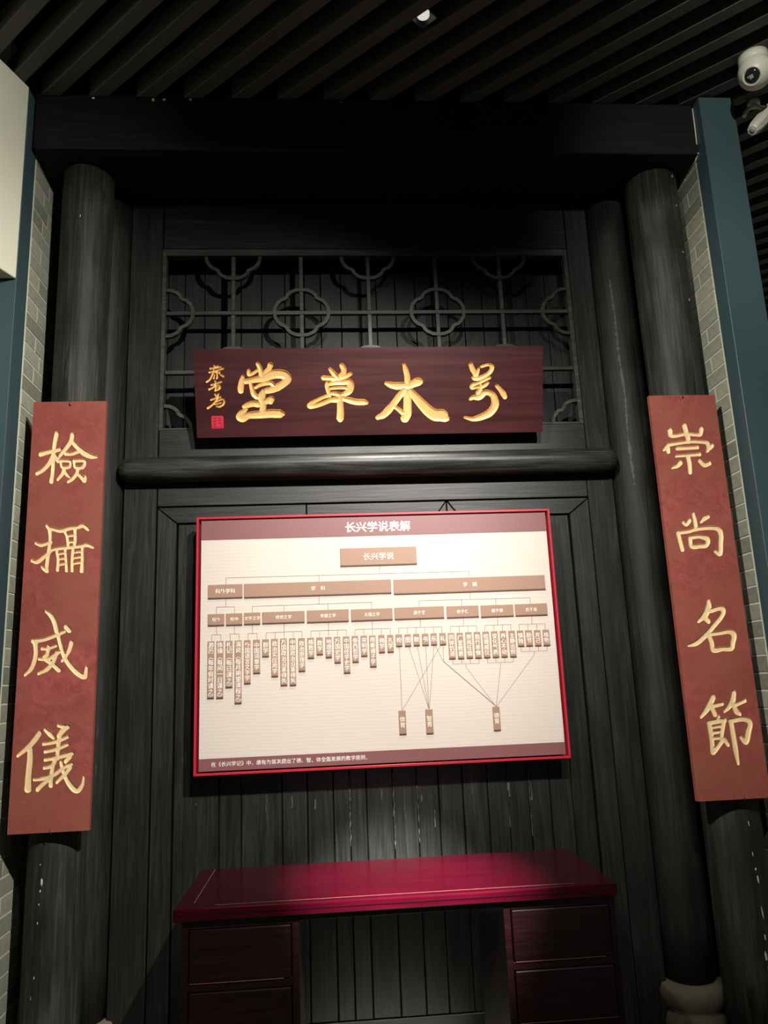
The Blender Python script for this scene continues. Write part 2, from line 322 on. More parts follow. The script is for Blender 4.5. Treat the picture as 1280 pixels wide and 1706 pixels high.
LINES=[[(0.222, 2.0), (0.221, 1.959)],
[(-0.46, 1.961), (0.625, 1.958)],
[(-0.46, 1.961), (-0.46, 1.929)],
[(-0.051, 1.96), (-0.051, 1.931)],
[(0.625, 1.958), (0.624, 1.933)],
[(-0.461, 1.874), (-0.46, 1.833)],
[(-0.501, 1.834), (-0.422, 1.833)],
[(-0.501, 1.834), (-0.5, 1.804)],
[(-0.422, 1.833), (-0.422, 1.804)],
[(-0.052, 1.876), (-0.053, 1.832)],
[(-0.345, 1.832), (0.181, 1.833)],
[(-0.345, 1.832), (-0.345, 1.804)],
[(-0.207, 1.832), (-0.207, 1.803)],
[(-0.013, 1.833), (-0.014, 1.803)],
[(0.181, 1.833), (0.179, 1.802)],
[(0.625, 1.873), (0.624, 1.831)],
[(0.393, 1.832), (0.896, 1.829)],
[(0.393, 1.832), (0.391, 1.803)],
[(0.585, 1.831), (0.583, 1.802)],
[(0.74, 1.83), (0.738, 1.801)],
[(0.896, 1.829), (0.894, 1.799)],
[(-0.5, 1.755), (-0.499, 1.715)],
[(-0.52, 1.715), (-0.481, 1.714)],
[(-0.52, 1.715), (-0.52, 1.688)],
[(-0.481, 1.714), (-0.481, 1.687)],
[(-0.423, 1.754), (-0.422, 1.715)],
[(-0.441, 1.716), (-0.402, 1.714)],
[(-0.441, 1.716), (-0.441, 1.687)],
[(-0.402, 1.714), (-0.402, 1.686)],
[(-0.345, 1.754), (-0.344, 1.714)],
[(-0.364, 1.715), (-0.325, 1.714)],
[(-0.364, 1.715), (-0.364, 1.687)],
[(-0.325, 1.714), (-0.325, 1.686)],
[(-0.207, 1.757), (-0.207, 1.715)],
[(-0.285, 1.715), (-0.13, 1.716)],
[(-0.285, 1.715), (-0.286, 1.687)],
[(-0.247, 1.715), (-0.247, 1.687)],
[(-0.208, 1.715), (-0.208, 1.687)],
[(-0.167, 1.716), (-0.168, 1.687)],
[(-0.13, 1.716), (-0.13, 1.687)],
[(-0.013, 1.756), (-0.014, 1.716)],
[(-0.091, 1.716), (0.064, 1.715)],
[(-0.091, 1.716), (-0.092, 1.688)],
[(-0.052, 1.716), (-0.053, 1.688)],
[(-0.014, 1.716), (-0.014, 1.688)],
[(0.026, 1.716), (0.025, 1.688)],
[(0.064, 1.715), (0.063, 1.688)],
[(0.18, 1.754), (0.179, 1.715)],
[(0.103, 1.715), (0.258, 1.715)],
[(0.103, 1.715), (0.102, 1.689)],
[(0.141, 1.715), (0.14, 1.689)],
[(0.18, 1.715), (0.179, 1.688)],
[(0.219, 1.715), (0.218, 1.688)],
[(0.258, 1.715), (0.257, 1.687)],
[(0.394, 1.758), (0.392, 1.714)],
[(0.296, 1.715), (0.489, 1.714)],
[(0.296, 1.715), (0.295, 1.687)],
[(0.335, 1.715), (0.333, 1.687)],
[(0.373, 1.715), (0.372, 1.687)],
[(0.412, 1.714), (0.411, 1.687)],
[(0.451, 1.714), (0.449, 1.687)],
[(0.489, 1.714), (0.487, 1.687)],
[(0.587, 1.756), (0.585, 1.714)],
[(0.527, 1.714), (0.644, 1.713)],
[(0.527, 1.714), (0.526, 1.686)],
[(0.566, 1.714), (0.564, 1.685)],
[(0.606, 1.714), (0.604, 1.685)],
[(0.644, 1.713), (0.643, 1.685)],
[(0.742, 1.754), (0.74, 1.713)],
[(0.682, 1.713), (0.8, 1.713)],
[(0.682, 1.713), (0.68, 1.685)],
[(0.722, 1.713), (0.72, 1.685)],
[(0.761, 1.713), (0.759, 1.685)],
[(0.8, 1.713), (0.798, 1.685)],
[(0.898, 1.754), (0.895, 1.712)],
[(0.837, 1.712), (0.955, 1.711)],
[(0.837, 1.712), (0.835, 1.685)],
[(0.877, 1.712), (0.875, 1.685)],
[(0.917, 1.711), (0.915, 1.685)],
[(0.955, 1.711), (0.953, 1.685)],
[(0.529, 1.576), (0.528, 1.55)],
[(0.568, 1.574), (0.568, 1.549)],
[(0.606, 1.573), (0.606, 1.549)],
[(0.645, 1.571), (0.645, 1.548)],
[(0.527, 1.55), (0.645, 1.548)],
[(0.585, 1.549), (0.585, 1.535), (0.706, 1.362)],
[(0.684, 1.575), (0.683, 1.549)],
[(0.721, 1.573), (0.721, 1.549)],
[(0.76, 1.572), (0.76, 1.548)],
[(0.8, 1.57), (0.799, 1.548)],
[(0.682, 1.549), (0.799, 1.548)],
[(0.741, 1.548), (0.737, 1.52), (0.708, 1.362)],
[(0.838, 1.619), (0.837, 1.592)],
[(0.877, 1.617), (0.876, 1.592)],
[(0.916, 1.616), (0.915, 1.591)],
[(0.955, 1.615), (0.954, 1.591)],
[(0.836, 1.592), (0.954, 1.591)],
[(0.895, 1.592), (0.895, 1.577), (0.709, 1.361)],
[(0.295, 1.635), (0.295, 1.361)],
[(0.481, 1.635), (0.297, 1.364)],
[(0.337, 1.633), (0.412, 1.364)],
[(0.375, 1.635), (0.412, 1.364)],
[(0.412, 1.636), (0.412, 1.364)],
[(0.449, 1.636), (0.414, 1.364)],
[(0.453, 1.636), (0.485, 1.564), (0.705, 1.364)],
[(0.489, 1.634), (0.488, 1.567), (0.492, 1.559), (0.707, 1.364)]]
GLYPHS={'tang':[[(248.4,306.2,6.6),(247.9,294.5,8.2),(248.8,285.1,7.0),(267.8,291.9,7.0),(288.3,305.7,5.9)],[(290.5,333.7,8.9),(299.2,315.0,10.6),(304.3,291.5,11.3),(305.1,279.8,11.8)],[(348.0,328.5,12.2),(340.4,312.2,10.6),(319.7,294.8,7.0),(307.6,284.4,9.4)],[(221.5,278.4,7.7),(214.7,255.1,12.2),(208.9,227.0,13.6),(208.4,212.9,12.2)],[(233.5,254.8,11.3),(266.7,261.5,12.9),(307.0,268.0,15.3),(350.0,284.0,20.0),(385.6,288.2,20.7),(413.8,280.9,20.8),(423.9,264.3,18.4),(407.9,245.7,15.4),(376.5,227.2,17.0),(347.7,215.8,14.6),(326.3,211.4,13.0)],[(253.3,247.6,6.6),(258.4,226.4,8.9),(266.8,198.0,11.8),(280.4,183.7,11.8)],[(277.2,226.1,5.9),(296.5,237.6,7.5),(325.1,245.5,9.4),(346.4,246.4,9.9),(360.2,234.5,10.6)],[(314.4,209.2,11.8),(304.3,190.5,16.5),(301.3,171.6,14.2),(307.7,152.6,14.2),(306.9,129.0,14.2),(301.4,107.7,14.2)],[(221.0,140.9,9.0),(238.9,147.7,12.3),(262.8,153.3,13.7),(284.0,150.6,14.2)],[(307.9,159.7,11.8),(327.0,164.2,13.0),(348.8,175.7,12.3),(343.5,160.4,10.7)],[(231.2,130.1,7.1),(206.8,109.1,14.2),(197.9,92.7,15.4),(213.0,86.5,16.6),(237.1,99.2,14.7),(265.6,102.3,16.6),(301.3,104.1,17.8),(337.0,107.2,19.0),(367.8,106.7,19.5),(384.4,104.1,17.1)],[(382.2,111.2,14.3),(398.7,105.0,9.0)]],
'cao':[[(621.6,307.0,7.2),(633.0,292.7,10.4),(648.2,274.5,11.7),(661.0,261.5,11.7)],[(676.7,323.1,10.9),(685.4,305.0,11.7),(682.4,287.0,10.9),(669.0,271.7,13.0)],[(590.7,267.5,10.9),(616.7,265.9,9.8),(647.9,261.7,9.1)],[(674.2,269.1,9.1),(697.8,275.2,9.1),(717.6,285.3,7.3)],[(610.9,241.5,11.7),(605.4,228.6,8.6),(612.5,200.1,8.6),(617.4,184.5,7.3)],[(610.9,238.9,9.1),(647.5,244.9,10.4),(678.9,245.8,11.7),(707.7,248.0,15.1),(715.2,229.9,16.1),(709.5,209.2,15.1),(696.1,196.4,11.7),(672.4,189.0,9.1)],[(623.4,218.1,5.7),(646.9,220.4,6.8),(673.1,221.3,6.5),(696.6,219.7,7.3)],[(625.4,194.8,7.8),(646.3,193.2,9.9),(664.5,186.5,13.0),(664.1,168.3,11.7)],[(614.8,187.2,7.3),(591.1,179.7,7.3),(562.1,167.2,7.3),(535.7,154.6,8.6),(522.3,141.8,10.9),(530.0,136.5,9.9),(561.4,142.5,9.4),(593.1,153.8,9.4),(619.5,163.8,9.9),(645.7,166.0,12.5),(664.1,168.3,14.3)],[(682.5,170.7,11.0),(713.7,161.2,13.6),(745.1,154.2,13.6),(774.1,153.8,13.6),(789.8,149.7,6.8)],[(665.1,155.3,13.6),(665.3,129.3,14.4),(665.2,103.3,15.7),(663.4,82.4,16.2),(662.4,72.0,9.2)]],
'mu':[[(966.0,325.2,6.5),(973.1,301.8,11.2),(980.2,272.6,12.4),(981.3,243.4,13.3)],[(881.7,238.8,8.2),(903.9,231.2,14.1),(933.5,226.5,17.1),(963.3,229.0,14.8),(981.1,225.9,17.7),(1005.0,234.3,16.3),(1029.0,244.3,19.5),(1041.0,245.6,13.3)],[(969.0,208.5,13.3),(944.8,182.4,14.2),(917.5,147.5,14.2),(890.3,115.6,17.2),(866.1,92.4,14.8),(839.1,81.0,9.8)],[(979.3,199.5,14.8),(980.4,161.3,17.8),(979.9,123.1,18.4),(979.6,96.5,17.8),(967.4,76.0,19.6)],[(917.3,129.9,6.5),(938.0,117.8,9.8),(955.7,102.8,11.3),(970.7,99.6,11.9)],[(995.7,202.2,13.3),(1022.3,169.6,18.4),(1051.9,136.8,22.3),(1081.6,106.8,25.3),(1111.6,88.6,27.5),(1141.7,86.7,28.4),(1153.6,74.6,18.6),(1167.2,70.0,10.8)]],
'wan':[[(1281.3,321.3,9.6),(1288.7,300.7,11.7),(1299.3,282.0,10.0),(1303.5,271.6,9.4)],[(1318.4,302.4,5.4),(1314.1,286.0,6.9),(1305.6,269.5,9.4)],[(1331.1,310.5,5.4),(1348.0,315.5,5.9),(1369.2,319.4,5.9),(1382.0,307.9,10.1),(1375.7,289.4,9.6),(1360.8,275.1,8.8),(1339.6,265.0,8.8),(1318.4,257.0,10.1),(1299.3,256.2,9.6),(1290.8,261.4,5.9)],[(1371.5,258.4,5.9),(1356.6,252.4,6.9),(1335.4,242.3,7.1),(1309.9,232.2,6.3),(1290.7,226.3,8.8),(1284.4,216.0,8.0),(1290.7,210.7,5.5),(1309.9,214.6,5.0),(1322.6,216.5,5.3)],[(1363.0,235.7,5.9),(1352.4,225.5,7.6),(1337.5,217.4,7.6),(1329.0,215.4,6.3)],[(1326.9,234.1,3.8),(1330.1,215.4,5.9),(1324.7,203.0,9.5),(1316.2,190.7,11.6)],[(1277.9,160.0,5.9),(1292.8,168.1,10.1),(1316.2,168.8,14.3),(1331.1,175.9,14.3),(1348.2,190.2,13.1),(1369.5,187.9,12.2),(1386.6,177.2,13.9),(1395.2,156.3,16.1),(1397.4,135.4,18.2),(1388.8,114.6,18.2),(1369.6,93.9,17.8),(1348.3,82.7,16.1),(1320.5,72.7,14.4),(1294.9,66.8,10.2),(1277.8,68.1,8.0),(1252.2,75.9,5.5)],[(1404.6,220.7,8.0),(1420.6,203.9,9.5),(1435.7,184.9,13.1),(1444.3,168.1,10.1)]],
'sig':[[(92.5,327.3,3.3),(100.6,323.1,3.3),(111.1,327.1,2.9)],[(74.4,315.1,3.7),(94.2,318.0,3.1),(123.3,322.8,2.9)],[(69.5,297.6,3.7),(85.2,302.6,2.9),(118.7,310.5,2.7),(134.4,315.5,2.9)],[(91.8,310.8,2.7),(82.5,288.1,3.1),(71.3,267.6,3.5),(56.3,255.3,3.7)],[(95.4,298.3,2.3),(118.3,300.1,2.3)],[(104.1,308.6,2.5),(103.7,275.5,3.1),(101.5,270.3,2.5)],[(93.0,290.1,2.1),(90.4,277.7,2.3),(88.0,270.5,2.9)],[(113.9,295.0,2.3),(121.8,285.6,2.5),(131.9,279.3,4.1)],[(75.3,240.6,3.1),(99.5,248.6,2.9),(123.6,254.5,3.1)],[(93.8,260.1,3.3),(96.4,248.6,3.1),(86.4,232.1,3.3),(65.1,221.0,3.7)],[(97.1,240.3,2.7),(95.4,225.8,3.1),(92.9,215.4,3.5)],[(99.2,240.3,2.5),(113.6,238.0,3.3),(113.5,225.6,3.5),(100.3,217.4,2.9)],[(99.8,229.9,1.9),(110.2,230.8,1.9)],[(91.2,198.8,3.7),(97.0,188.3,3.1)],[(106.8,200.7,3.7),(103.2,188.2,3.1),(109.3,184.0,2.5),(117.7,188.0,2.5)],[(71.4,173.0,3.3),(92.4,180.1,2.9),(113.4,183.9,2.5)],[(102.8,179.9,2.7),(87.5,161.3,3.1),(72.3,147.0,3.5),(55.2,135.7,4.2)],[(87.1,153.0,2.5),(108.1,156.9,2.5),(118.7,162.0,2.5)],[(93.9,164.4,2.3),(121.4,175.5,3.3),(131.1,169.1,3.5),(126.7,152.4,3.8),(109.6,142.2,3.8),(96.1,143.5,3.1)]],
'jian':[[(102.6,1578.7,7.2),(96.9,1536.7,6.2),(94.8,1487.5,6.2),(95.5,1448.4,6.2),(94.8,1399.7,6.1),(91.7,1370.7,6.6)],[(42.1,1488.6,6.6),(73.7,1497.8,5.7),(119.0,1509.2,5.2)],[(94.8,1487.5,6.7),(78.5,1448.7,5.7),(55.0,1420.0,4.7),(30.8,1405.0,3.8)],[(101.9,1482.5,5.2),(114.6,1457.7,4.7)],[(167.5,1572.6,6.7),(163.3,1545.4,6.7),(146.2,1516.0,5.3),(116.1,1474.8,2.9)],[(165.6,1545.3,6.7),(192.3,1515.2,6.7),(221.1,1489.9,9.5),(249.3,1475.6,7.2),(272.5,1472.7,1.9)],[(143.8,1489.0,4.8),(170.5,1488.5,4.3),(197.7,1497.8,3.3)],[(123.7,1460.0,3.3),(158.2,1457.8,3.8),(165.3,1451.8,3.8),(161.7,1432.3,3.8),(134.3,1430.5,3.8),(126.6,1447.7,3.3),(123.7,1460.0,3.3)],[(178.8,1457.4,3.3),(217.9,1458.1,4.3),(225.1,1450.6,3.8),(214.5,1428.8,4.3),(187.0,1429.4,3.8),(180.7,1446.6,3.3),(178.8,1457.4,3.3)],[(140.4,1427.9,5.2),(135.6,1403.7,4.7),(116.4,1377.4,1.9)],[(144.3,1413.2,4.3),(154.1,1398.4,5.2),(163.7,1389.5,2.8)],[(196.3,1426.7,5.2),(192.8,1402.4,4.7),(175.6,1378.5,3.8),(158.8,1366.8,1.9)],[(197.4,1402.3,4.3),(216.6,1382.5,6.1),(226.2,1370.1,5.2),(229.2,1387.1,4.7)]],
'she':[[(83.5,1182.6,3.7),(95.6,1165.8,6.0),(99.6,1132.8,5.0),(98.4,1095.5,5.5),(94.8,1053.9,5.9),(92.6,1012.4,5.9),(94.7,996.3,5.0),(82.0,1003.5,4.1),(72.6,1013.0,1.8)],[(42.7,1111.1,2.3),(67.7,1103.4,4.6),(107.1,1116.3,2.3)],[(31.2,1039.6,2.7),(53.7,1034.3,5.4),(79.2,1054.3,4.5),(109.0,1081.3,2.3)],[(102.1,1170.3,4.1),(140.8,1159.9,4.6),(171.8,1168.4,4.2),(207.6,1173.1,3.7),(229.9,1178.7,5.6),(248.6,1164.0,4.2)],[(154.3,1159.5,3.2),(166.6,1135.7,4.1),(173.1,1093.4,4.1)],[(196.6,1167.8,5.1),(199.7,1130.1,5.1),(197.6,1097.4,5.0)],[(166.5,1138.0,1.8),(195.7,1139.6,1.8)],[(170.0,1112.2,1.8),(196.9,1113.3,1.8)],[(104.5,1081.4,3.2),(139.9,1087.4,3.7),(184.4,1090.8,4.1),(224.6,1094.3,3.7),(246.9,1098.3,5.1),(272.0,1088.3,3.2)],[(129.4,1073.7,4.1),(135.4,1043.4,4.1),(135.4,999.6,4.5)],[(161.5,1084.4,4.1),(166.6,1042.5,4.1),(171.1,996.2,4.5)],[(136.6,1064.2,1.6),(160.9,1067.7,1.6)],[(139.8,1043.3,1.6),(164.2,1045.8,1.6)],[(138.8,1019.3,1.8),(164.4,1024.1,1.8)],[(192.6,1078.9,4.1),(191.2,1041.8,4.1),(193.3,995.6,4.5)],[(229.4,1087.2,4.1),(231.5,1040.6,4.6),(231.3,992.1,5.9)],[(198.9,1069.4,1.6),(225.7,1071.0,1.6)],[(197.7,1046.2,1.6),(226.6,1050.0,1.6)],[(196.5,1023.1,1.6),(227.6,1026.8,1.6)]],
'wei':[[(97.1,833.2,1.8),(118.1,816.6,6.4),(133.8,789.7,7.6),(144.2,754.2,7.0),(150.8,736.5,5.8),(164.6,689.6,5.8),(180.8,648.6,6.3),(205.3,613.2,6.9),(235.1,583.5,7.4),(261.1,572.2,7.4),(266.6,605.1,4.0)],[(180.8,767.5,7.6),(193.0,753.6,6.4)],[(54.9,716.7,5.8),(97.4,721.0,4.0),(136.6,734.1,4.0),(175.9,750.2,2.9)],[(63.6,713.5,8.1),(68.5,675.8,6.9),(64.8,641.5,6.3),(52.6,607.7,5.1),(30.3,584.7,1.1)],[(203.8,705.5,6.4),(194.0,671.1,5.2),(170.1,634.6,1.7)],[(90.7,685.4,2.9),(116.3,685.6,2.9),(147.1,696.0,2.3)],[(116.0,691.4,5.8),(111.9,662.7,5.2),(101.2,648.7,4.6),(130.7,627.5,5.7),(160.5,600.6,6.3)],[(148.6,667.1,5.2),(136.1,633.1,5.1),(114.9,605.3,5.1),(81.9,588.3,1.7)],[(81.6,645.4,2.3),(118.5,645.2,3.4),(157.0,669.6,4.0)]],
'yi':[[(99.9,364.7,6.1),(81.9,337.9,7.2),(58.5,311.6,6.1),(21.7,281.7,2.2)],[(67.2,305.8,8.3),(69.4,267.5,9.3),(67.0,213.5,9.3),(67.4,159.9,11.4)],[(118.8,374.9,2.8),(139.2,357.4,6.7),(152.1,344.7,4.4)],[(206.0,382.1,5.0),(188.6,371.8,7.8),(172.9,350.4,6.1)],[(168.3,387.7,2.8),(193.7,382.7,5.0)],[(116.1,321.1,2.8),(162.9,328.8,4.4),(206.7,344.5,3.3)],[(123.2,292.3,2.8),(164.3,300.3,4.4),(208.0,315.8,2.8)],[(124.8,262.3,2.7),(171.4,269.9,5.0),(226.3,282.1,4.4)],[(175.7,350.3,6.1),(172.4,306.5,6.1),(171.5,268.3,6.1)],[(123.6,232.5,2.7),(150.9,239.3,4.4),(163.7,257.8,4.4)],[(87.5,191.0,1.6),(120.2,194.9,4.4),(163.5,207.9,4.4),(200.9,233.2,3.8),(228.1,243.9,2.2)],[(158.5,252.6,4.9),(152.4,209.5,6.0),(151.7,169.2,6.5)],[(103.1,155.4,4.9),(121.3,173.3,4.9),(147.7,193.6,3.8)],[(186.2,251.3,5.0),(196.1,218.3,5.5),(214.5,179.6,6.6),(237.9,151.6,8.2),(254.7,145.4,6.5),(270.3,166.2,3.8),(273.6,193.0,2.2)],[(223.0,233.3,4.4),(202.2,207.2,4.9),(173.3,177.3,2.2)],[(218.5,271.6,6.1),(202.7,253.2,4.4)]],
'chong':[[(76.6,1557.9,9.6),(77.6,1537.6,7.6),(101.1,1533.6,4.5),(147.2,1541.4,4.6),(196.8,1536.9,4.6),(214.8,1540.2,6.6),(221.4,1563.0,8.6)],[(145.9,1578.7,9.7),(149.4,1559.2,8.6),(154.9,1523.5,9.1),(155.4,1508.2,9.1)],[(38.4,1470.0,3.5),(56.1,1484.8,7.0),(57.3,1462.1,7.0)],[(58.5,1492.3,5.0),(106.8,1499.0,4.0),(167.6,1505.5,4.0),(222.3,1501.9,4.0),(241.7,1496.4,6.1),(246.8,1478.6,10.1),(262.7,1484.9,5.1)],[(240.1,1466.1,6.1),(234.1,1458.6,2.5)],[(98.7,1474.9,5.5),(138.8,1475.7,4.5),(194.1,1478.1,4.5)],[(89.4,1439.9,2.5),(144.5,1442.8,3.5),(199.8,1445.7,4.5)],[(144.2,1440.3,7.5),(146.8,1402.6,8.0),(144.5,1365.2,6.5)],[(105.3,1408.5,8.0),(88.6,1393.9,5.5),(65.4,1386.9,2.0)],[(193.5,1416.7,5.0),(213.4,1397.2,7.5),(239.1,1403.2,5.5)]],
'shang':[[(134.8,1176.1,4.9),(138.3,1146.9,6.8),(138.5,1110.7,7.3)],[(83.8,1141.1,3.4),(97.1,1131.1,5.3),(113.9,1147.6,6.3)],[(201.7,1162.3,3.4),(182.2,1156.4,7.8),(164.4,1140.4,2.9)],[(56.1,1096.1,6.8),(61.0,1057.6,6.7),(66.2,1021.7,6.2)],[(56.0,1095.1,4.4),(100.4,1099.7,4.4),(140.7,1109.2,4.4),(190.1,1112.7,4.4),(228.9,1109.7,5.4),(246.9,1090.9,9.7),(240.9,1047.8,8.2),(230.9,1000.4,8.2),(207.9,1009.6,2.9)],[(106.4,1070.7,7.2),(109.1,1034.8,6.3),(145.4,1033.8,5.8),(175.1,1037.7,6.3),(183.5,1063.8,8.2),(146.0,1075.4,3.9),(106.6,1071.7,4.8)]],
'ming':[[(152.3,796.7,5.5),(149.1,772.7,10.9),(129.0,738.6,9.8),(96.8,713.1,3.3)],[(127.6,728.0,8.2),(140.9,711.6,6.0)],[(157.9,755.2,5.5),(192.6,764.8,5.5),(212.7,757.1,7.7),(198.6,728.2,6.5),(166.6,697.4,6.5),(134.8,666.7,6.5),(103.9,641.5,7.5),(73.7,621.6,6.4),(40.0,614.9,1.6)],[(135.4,650.9,7.0),(142.9,624.3,7.5),(146.8,592.7,8.0),(185.7,595.4,5.4),(224.4,596.1,6.5),(234.6,620.9,8.1),(243.5,652.3,9.7),(223.3,666.2,5.4),(183.8,661.3,4.3),(139.0,657.1,3.8)]],
'jie':[[(117.9,400.1,8.9),(100.6,372.8,9.4),(81.1,348.3,7.3),(56.3,324.1,2.6)],[(110.4,364.8,4.7),(154.8,373.1,4.2)],[(109.3,357.3,6.3),(117.7,331.6,6.3)],[(209.6,414.2,7.9),(199.8,384.0,10.0),(180.0,359.4,6.3),(158.7,342.5,2.6)],[(202.4,363.5,4.7),(254.0,381.7,4.2)],[(202.4,363.5,6.3),(209.9,340.4,8.4),(224.5,328.6,3.1)],[(131.4,320.9,4.7),(123.9,306.1,4.7)],[(88.8,297.6,8.8),(90.4,257.5,7.8),(89.7,212.7,7.7),(88.4,184.0,6.7),(109.6,201.8,6.2),(140.4,230.3,5.7),(156.3,209.7,4.1)],[(91.0,301.5,5.7),(156.5,307.3,5.2)],[(150.4,302.5,7.3),(142.3,275.2,6.2),(131.8,238.2,5.2)],[(104.5,281.9,2.6),(142.6,285.2,2.6)],[(101.4,259.5,2.6),(139.7,264.3,2.6)],[(99.4,237.1,2.6),(130.8,239.2,2.6)],[(181.9,296.1,7.3),(183.2,248.4,8.8),(185.5,188.5,8.8),(188.7,136.4,3.6)],[(177.5,302.8,5.7),(232.5,309.0,5.8),(261.8,294.2,7.3),(249.8,260.5,9.9),(233.1,220.2,9.3),(212.5,238.1,3.1)]],
}


# ------------------------------------------------------------------ floor, ceiling, surrounding walls
W = 3.50
MB().box((-3.5, -3.0, -0.10), (8.2, 7.6, 0.0)).build('floor', M_floor, kind='structure')
ceil = root('ceiling', (0, 0, 4.17), kind='structure')
MB().box((-3.5, -3.0, 4.62), (8.2, 7.6, 4.72)).build('ceiling_panel', M_void, ceil)
TAN = 1.11
for k in range(-8, 31):
    xk = -0.839 + 0.2155 * (k + 2)
    w = 0.088
    if xk > 2.0:
        y0a, y0b = 3.1 + (xk - 2.0) / TAN, 3.1 + (xk + w - 2.0) / TAN
        pts = [(2.0, y0a), (2.0, y0b)]
        pts = [(2.0, min(y0a, 7.4)), (2.0, min(y0b, 7.4))]
        if y0b > 7.4: continue
    else: pts = [(xk, 3.098), (xk + w, 3.098)]
    ye = -1.6
    poly = [(*pts[0], 4.17), (*pts[1], 4.17), (xk + w + (3.1 - ye) * TAN, ye, 4.17), (xk + (3.1 - ye) * TAN, ye, 4.17)]
    MB().prism(poly, (0, 0, 0.10), 0.002).build('slat', M_slat, ceil)
wb = MB(); wb.box((-3.5, 3.22, 0), (-1.475, 3.32, 4.6)); wb.build('wall_left_far', M_white, kind='structure')
MB().box((2.0, 7.4, 0), (8.2, 7.5, 4.6)).build('wall_far', M_void, kind='structure')

# ------------------------------------------------------------------ brick side walls
def brick_mesh(l, h, t, seed):
    rn = random.Random(seed); b = bmesh.new(); bmesh.ops.create_cube(b, size=1.0)
    for v in b.verts: v.co = Vector((v.co.x * t, v.co.y * l + rn.uniform(-.001, .001), v.co.z * h + rn.uniform(-.001, .001)))
    bmesh.ops.bevel(b, geom=[e for e in b.edges], offset=0.002, segments=1, affect='EDGES')
    me = bpy.data.meshes.new('brick'); b.to_mesh(me); b.free(); return me
BR = {}
for ln in (0.24, 0.115, 0.17, 0.075):
    for mi, mt in enumerate((M_brickA, M_brickB, M_brickC)):
        me = brick_mesh(ln - 0.006, 0.067, 0.05, int(ln * 1000) + mi); me.materials.append(mt); BR[(ln, mi)] = me
def brick_wall(name, xf, sgn, y0, y1):
    r = root(name, (xf, (y0 + y1) / 2, 0), kind='structure')
    # mortar body, its face 2 mm behind the bricks
    MB().box((xf - 0.16 if sgn > 0 else xf + 0.0015, y0, 0), (xf - 0.0015 if sgn > 0 else xf + 0.16, y1, 4.16)).build('mortar', M_mortar, r)
    rn = random.Random(3 if sgn > 0 else 5)
    for c in range(55):
        z = c * 0.073 + 0.0365
        if z > 3.93: break
        y = y0 + 0.003; seq = [0.115, 0.24, 0.17, 0.24] if c % 2 else [0.24, 0.115, 0.24]
        if rn.random() < 0.25: seq = [0.17] + seq
        for ln in seq:
            rem = y1 - y
            if rem < 0.08: break
            if ln > rem:
                ln = max([q for q in (0.24, 0.17, 0.115, 0.075) if q <= rem], default=None)
                if ln is None: break
            me = BR[(ln, rn.choice((0, 0, 0, 1, 2)))]
            o = bpy.data.objects.new('brick', me); COL.objects.link(o); o.parent = r
            o.location = (-sgn * (0.025 - rn.uniform(0, 0.0015)), y + ln / 2 - (y0 + y1) / 2, z)
            y += ln
brick_wall('wall_left', -1.30, 1, 3.17, 3.70)
brick_wall('wall_right', 1.82, -1, 3.14, 3.70)

# ------------------------------------------------------------------ timber screen wall
wall = root('wall_back', (0.22, W, 0), kind='structure')
MB().box((-1.30, 3.72, 0), (1.82, 3.80, 4.6)).build('backing', M_void, wall)
def board(a, b, mat=None, name='board', parent=wall, bev=0.0025):
    return MB().box(a, b, bev).build(name, mat or M_bz, parent)
Z_RB0, Z_RB1 = 2.423, 2.543
# side stiles upper and lower
board((-0.948, W, 2.5), (-0.795, W + .05, 3.895)); board((-0.944, W + .002, 0), (-0.795, W + .05, 2.47))
board((1.268, W, 2.5), (1.383, W + .05, 3.895)); board((1.252, W + .002, 0), (1.379, W + .05, 2.47))
# rails: lintel, head, sill under the lattice, rail below the round beam
board((-0.79, W, 3.64), (1.264, W + .05, 3.895), M_bx); 
board((-0.79, W, 2.52), (1.264, W + .05, 2.688), M_bx)
board((-0.79, W + .002, 2.318), (1.248, W + .05, 2.47), M_bx)
# mitred door moulding, outer -0.789..1.248, top 2.312, width .09
o0, o1, i0, i1, zt, zi = -0.789, 1.248, -0.700, 1.150, 2.312, 2.238
yf = W + 0.004
def flat(pts, mat, name='moulding', d=0.04, bev=0.002): 
    return MB().prism([(p[0], yf, p[1]) for p in pts], (0, d, 0), bev).build(name, mat, wall)
flat([(o0, zt), (-0.106, zt), (-0.106, zi), (i0, zi)], M_bx)
flat([(-0.102, zt), (0.555, zt), (0.50, zi), (-0.102, zi)], M_bx)
flat([(0.557, zt - .002), (0.557, zi), (0.503, zi)], M_bz); flat([(0.561, zt - .002), (0.561, zi), (0.615, zi)], M_bz)
flat([(0.565, zt), (o1, zt), (i1, zi), (0.620, zi)], M_bx)
flat([(o0, zt - .004), (i0 - .002, zi - .004), (i0 - .002, 0.0), (o0, 0.0)], M_bz)
flat([(o1, zt - .004), (i1 + .002, zi - .004), (i1 + .002, 0.0), (o1, 0.0)], M_bz)
seams = [-0.698, -0.503, -0.408, -0.232, -0.123, -0.01, 0.06, 0.134, 0.25, 0.356, 0.452, 0.559, 0.669, 0.76, 0.855, 0.949, 1.05, 1.148]
for a, b in zip(seams, seams[1:]):
    yo = random.uniform(-0.0015, 0.0015)
    board((a + 0.0015, W + 0.018 + yo, 0.13), (b - 0.0015, W + 0.05, 2.234), M_plank, 'plank', bev=0.003)
board((-0.698, W + 0.01, 0.0), (1.148, W + .05, 0.128), M_bx)

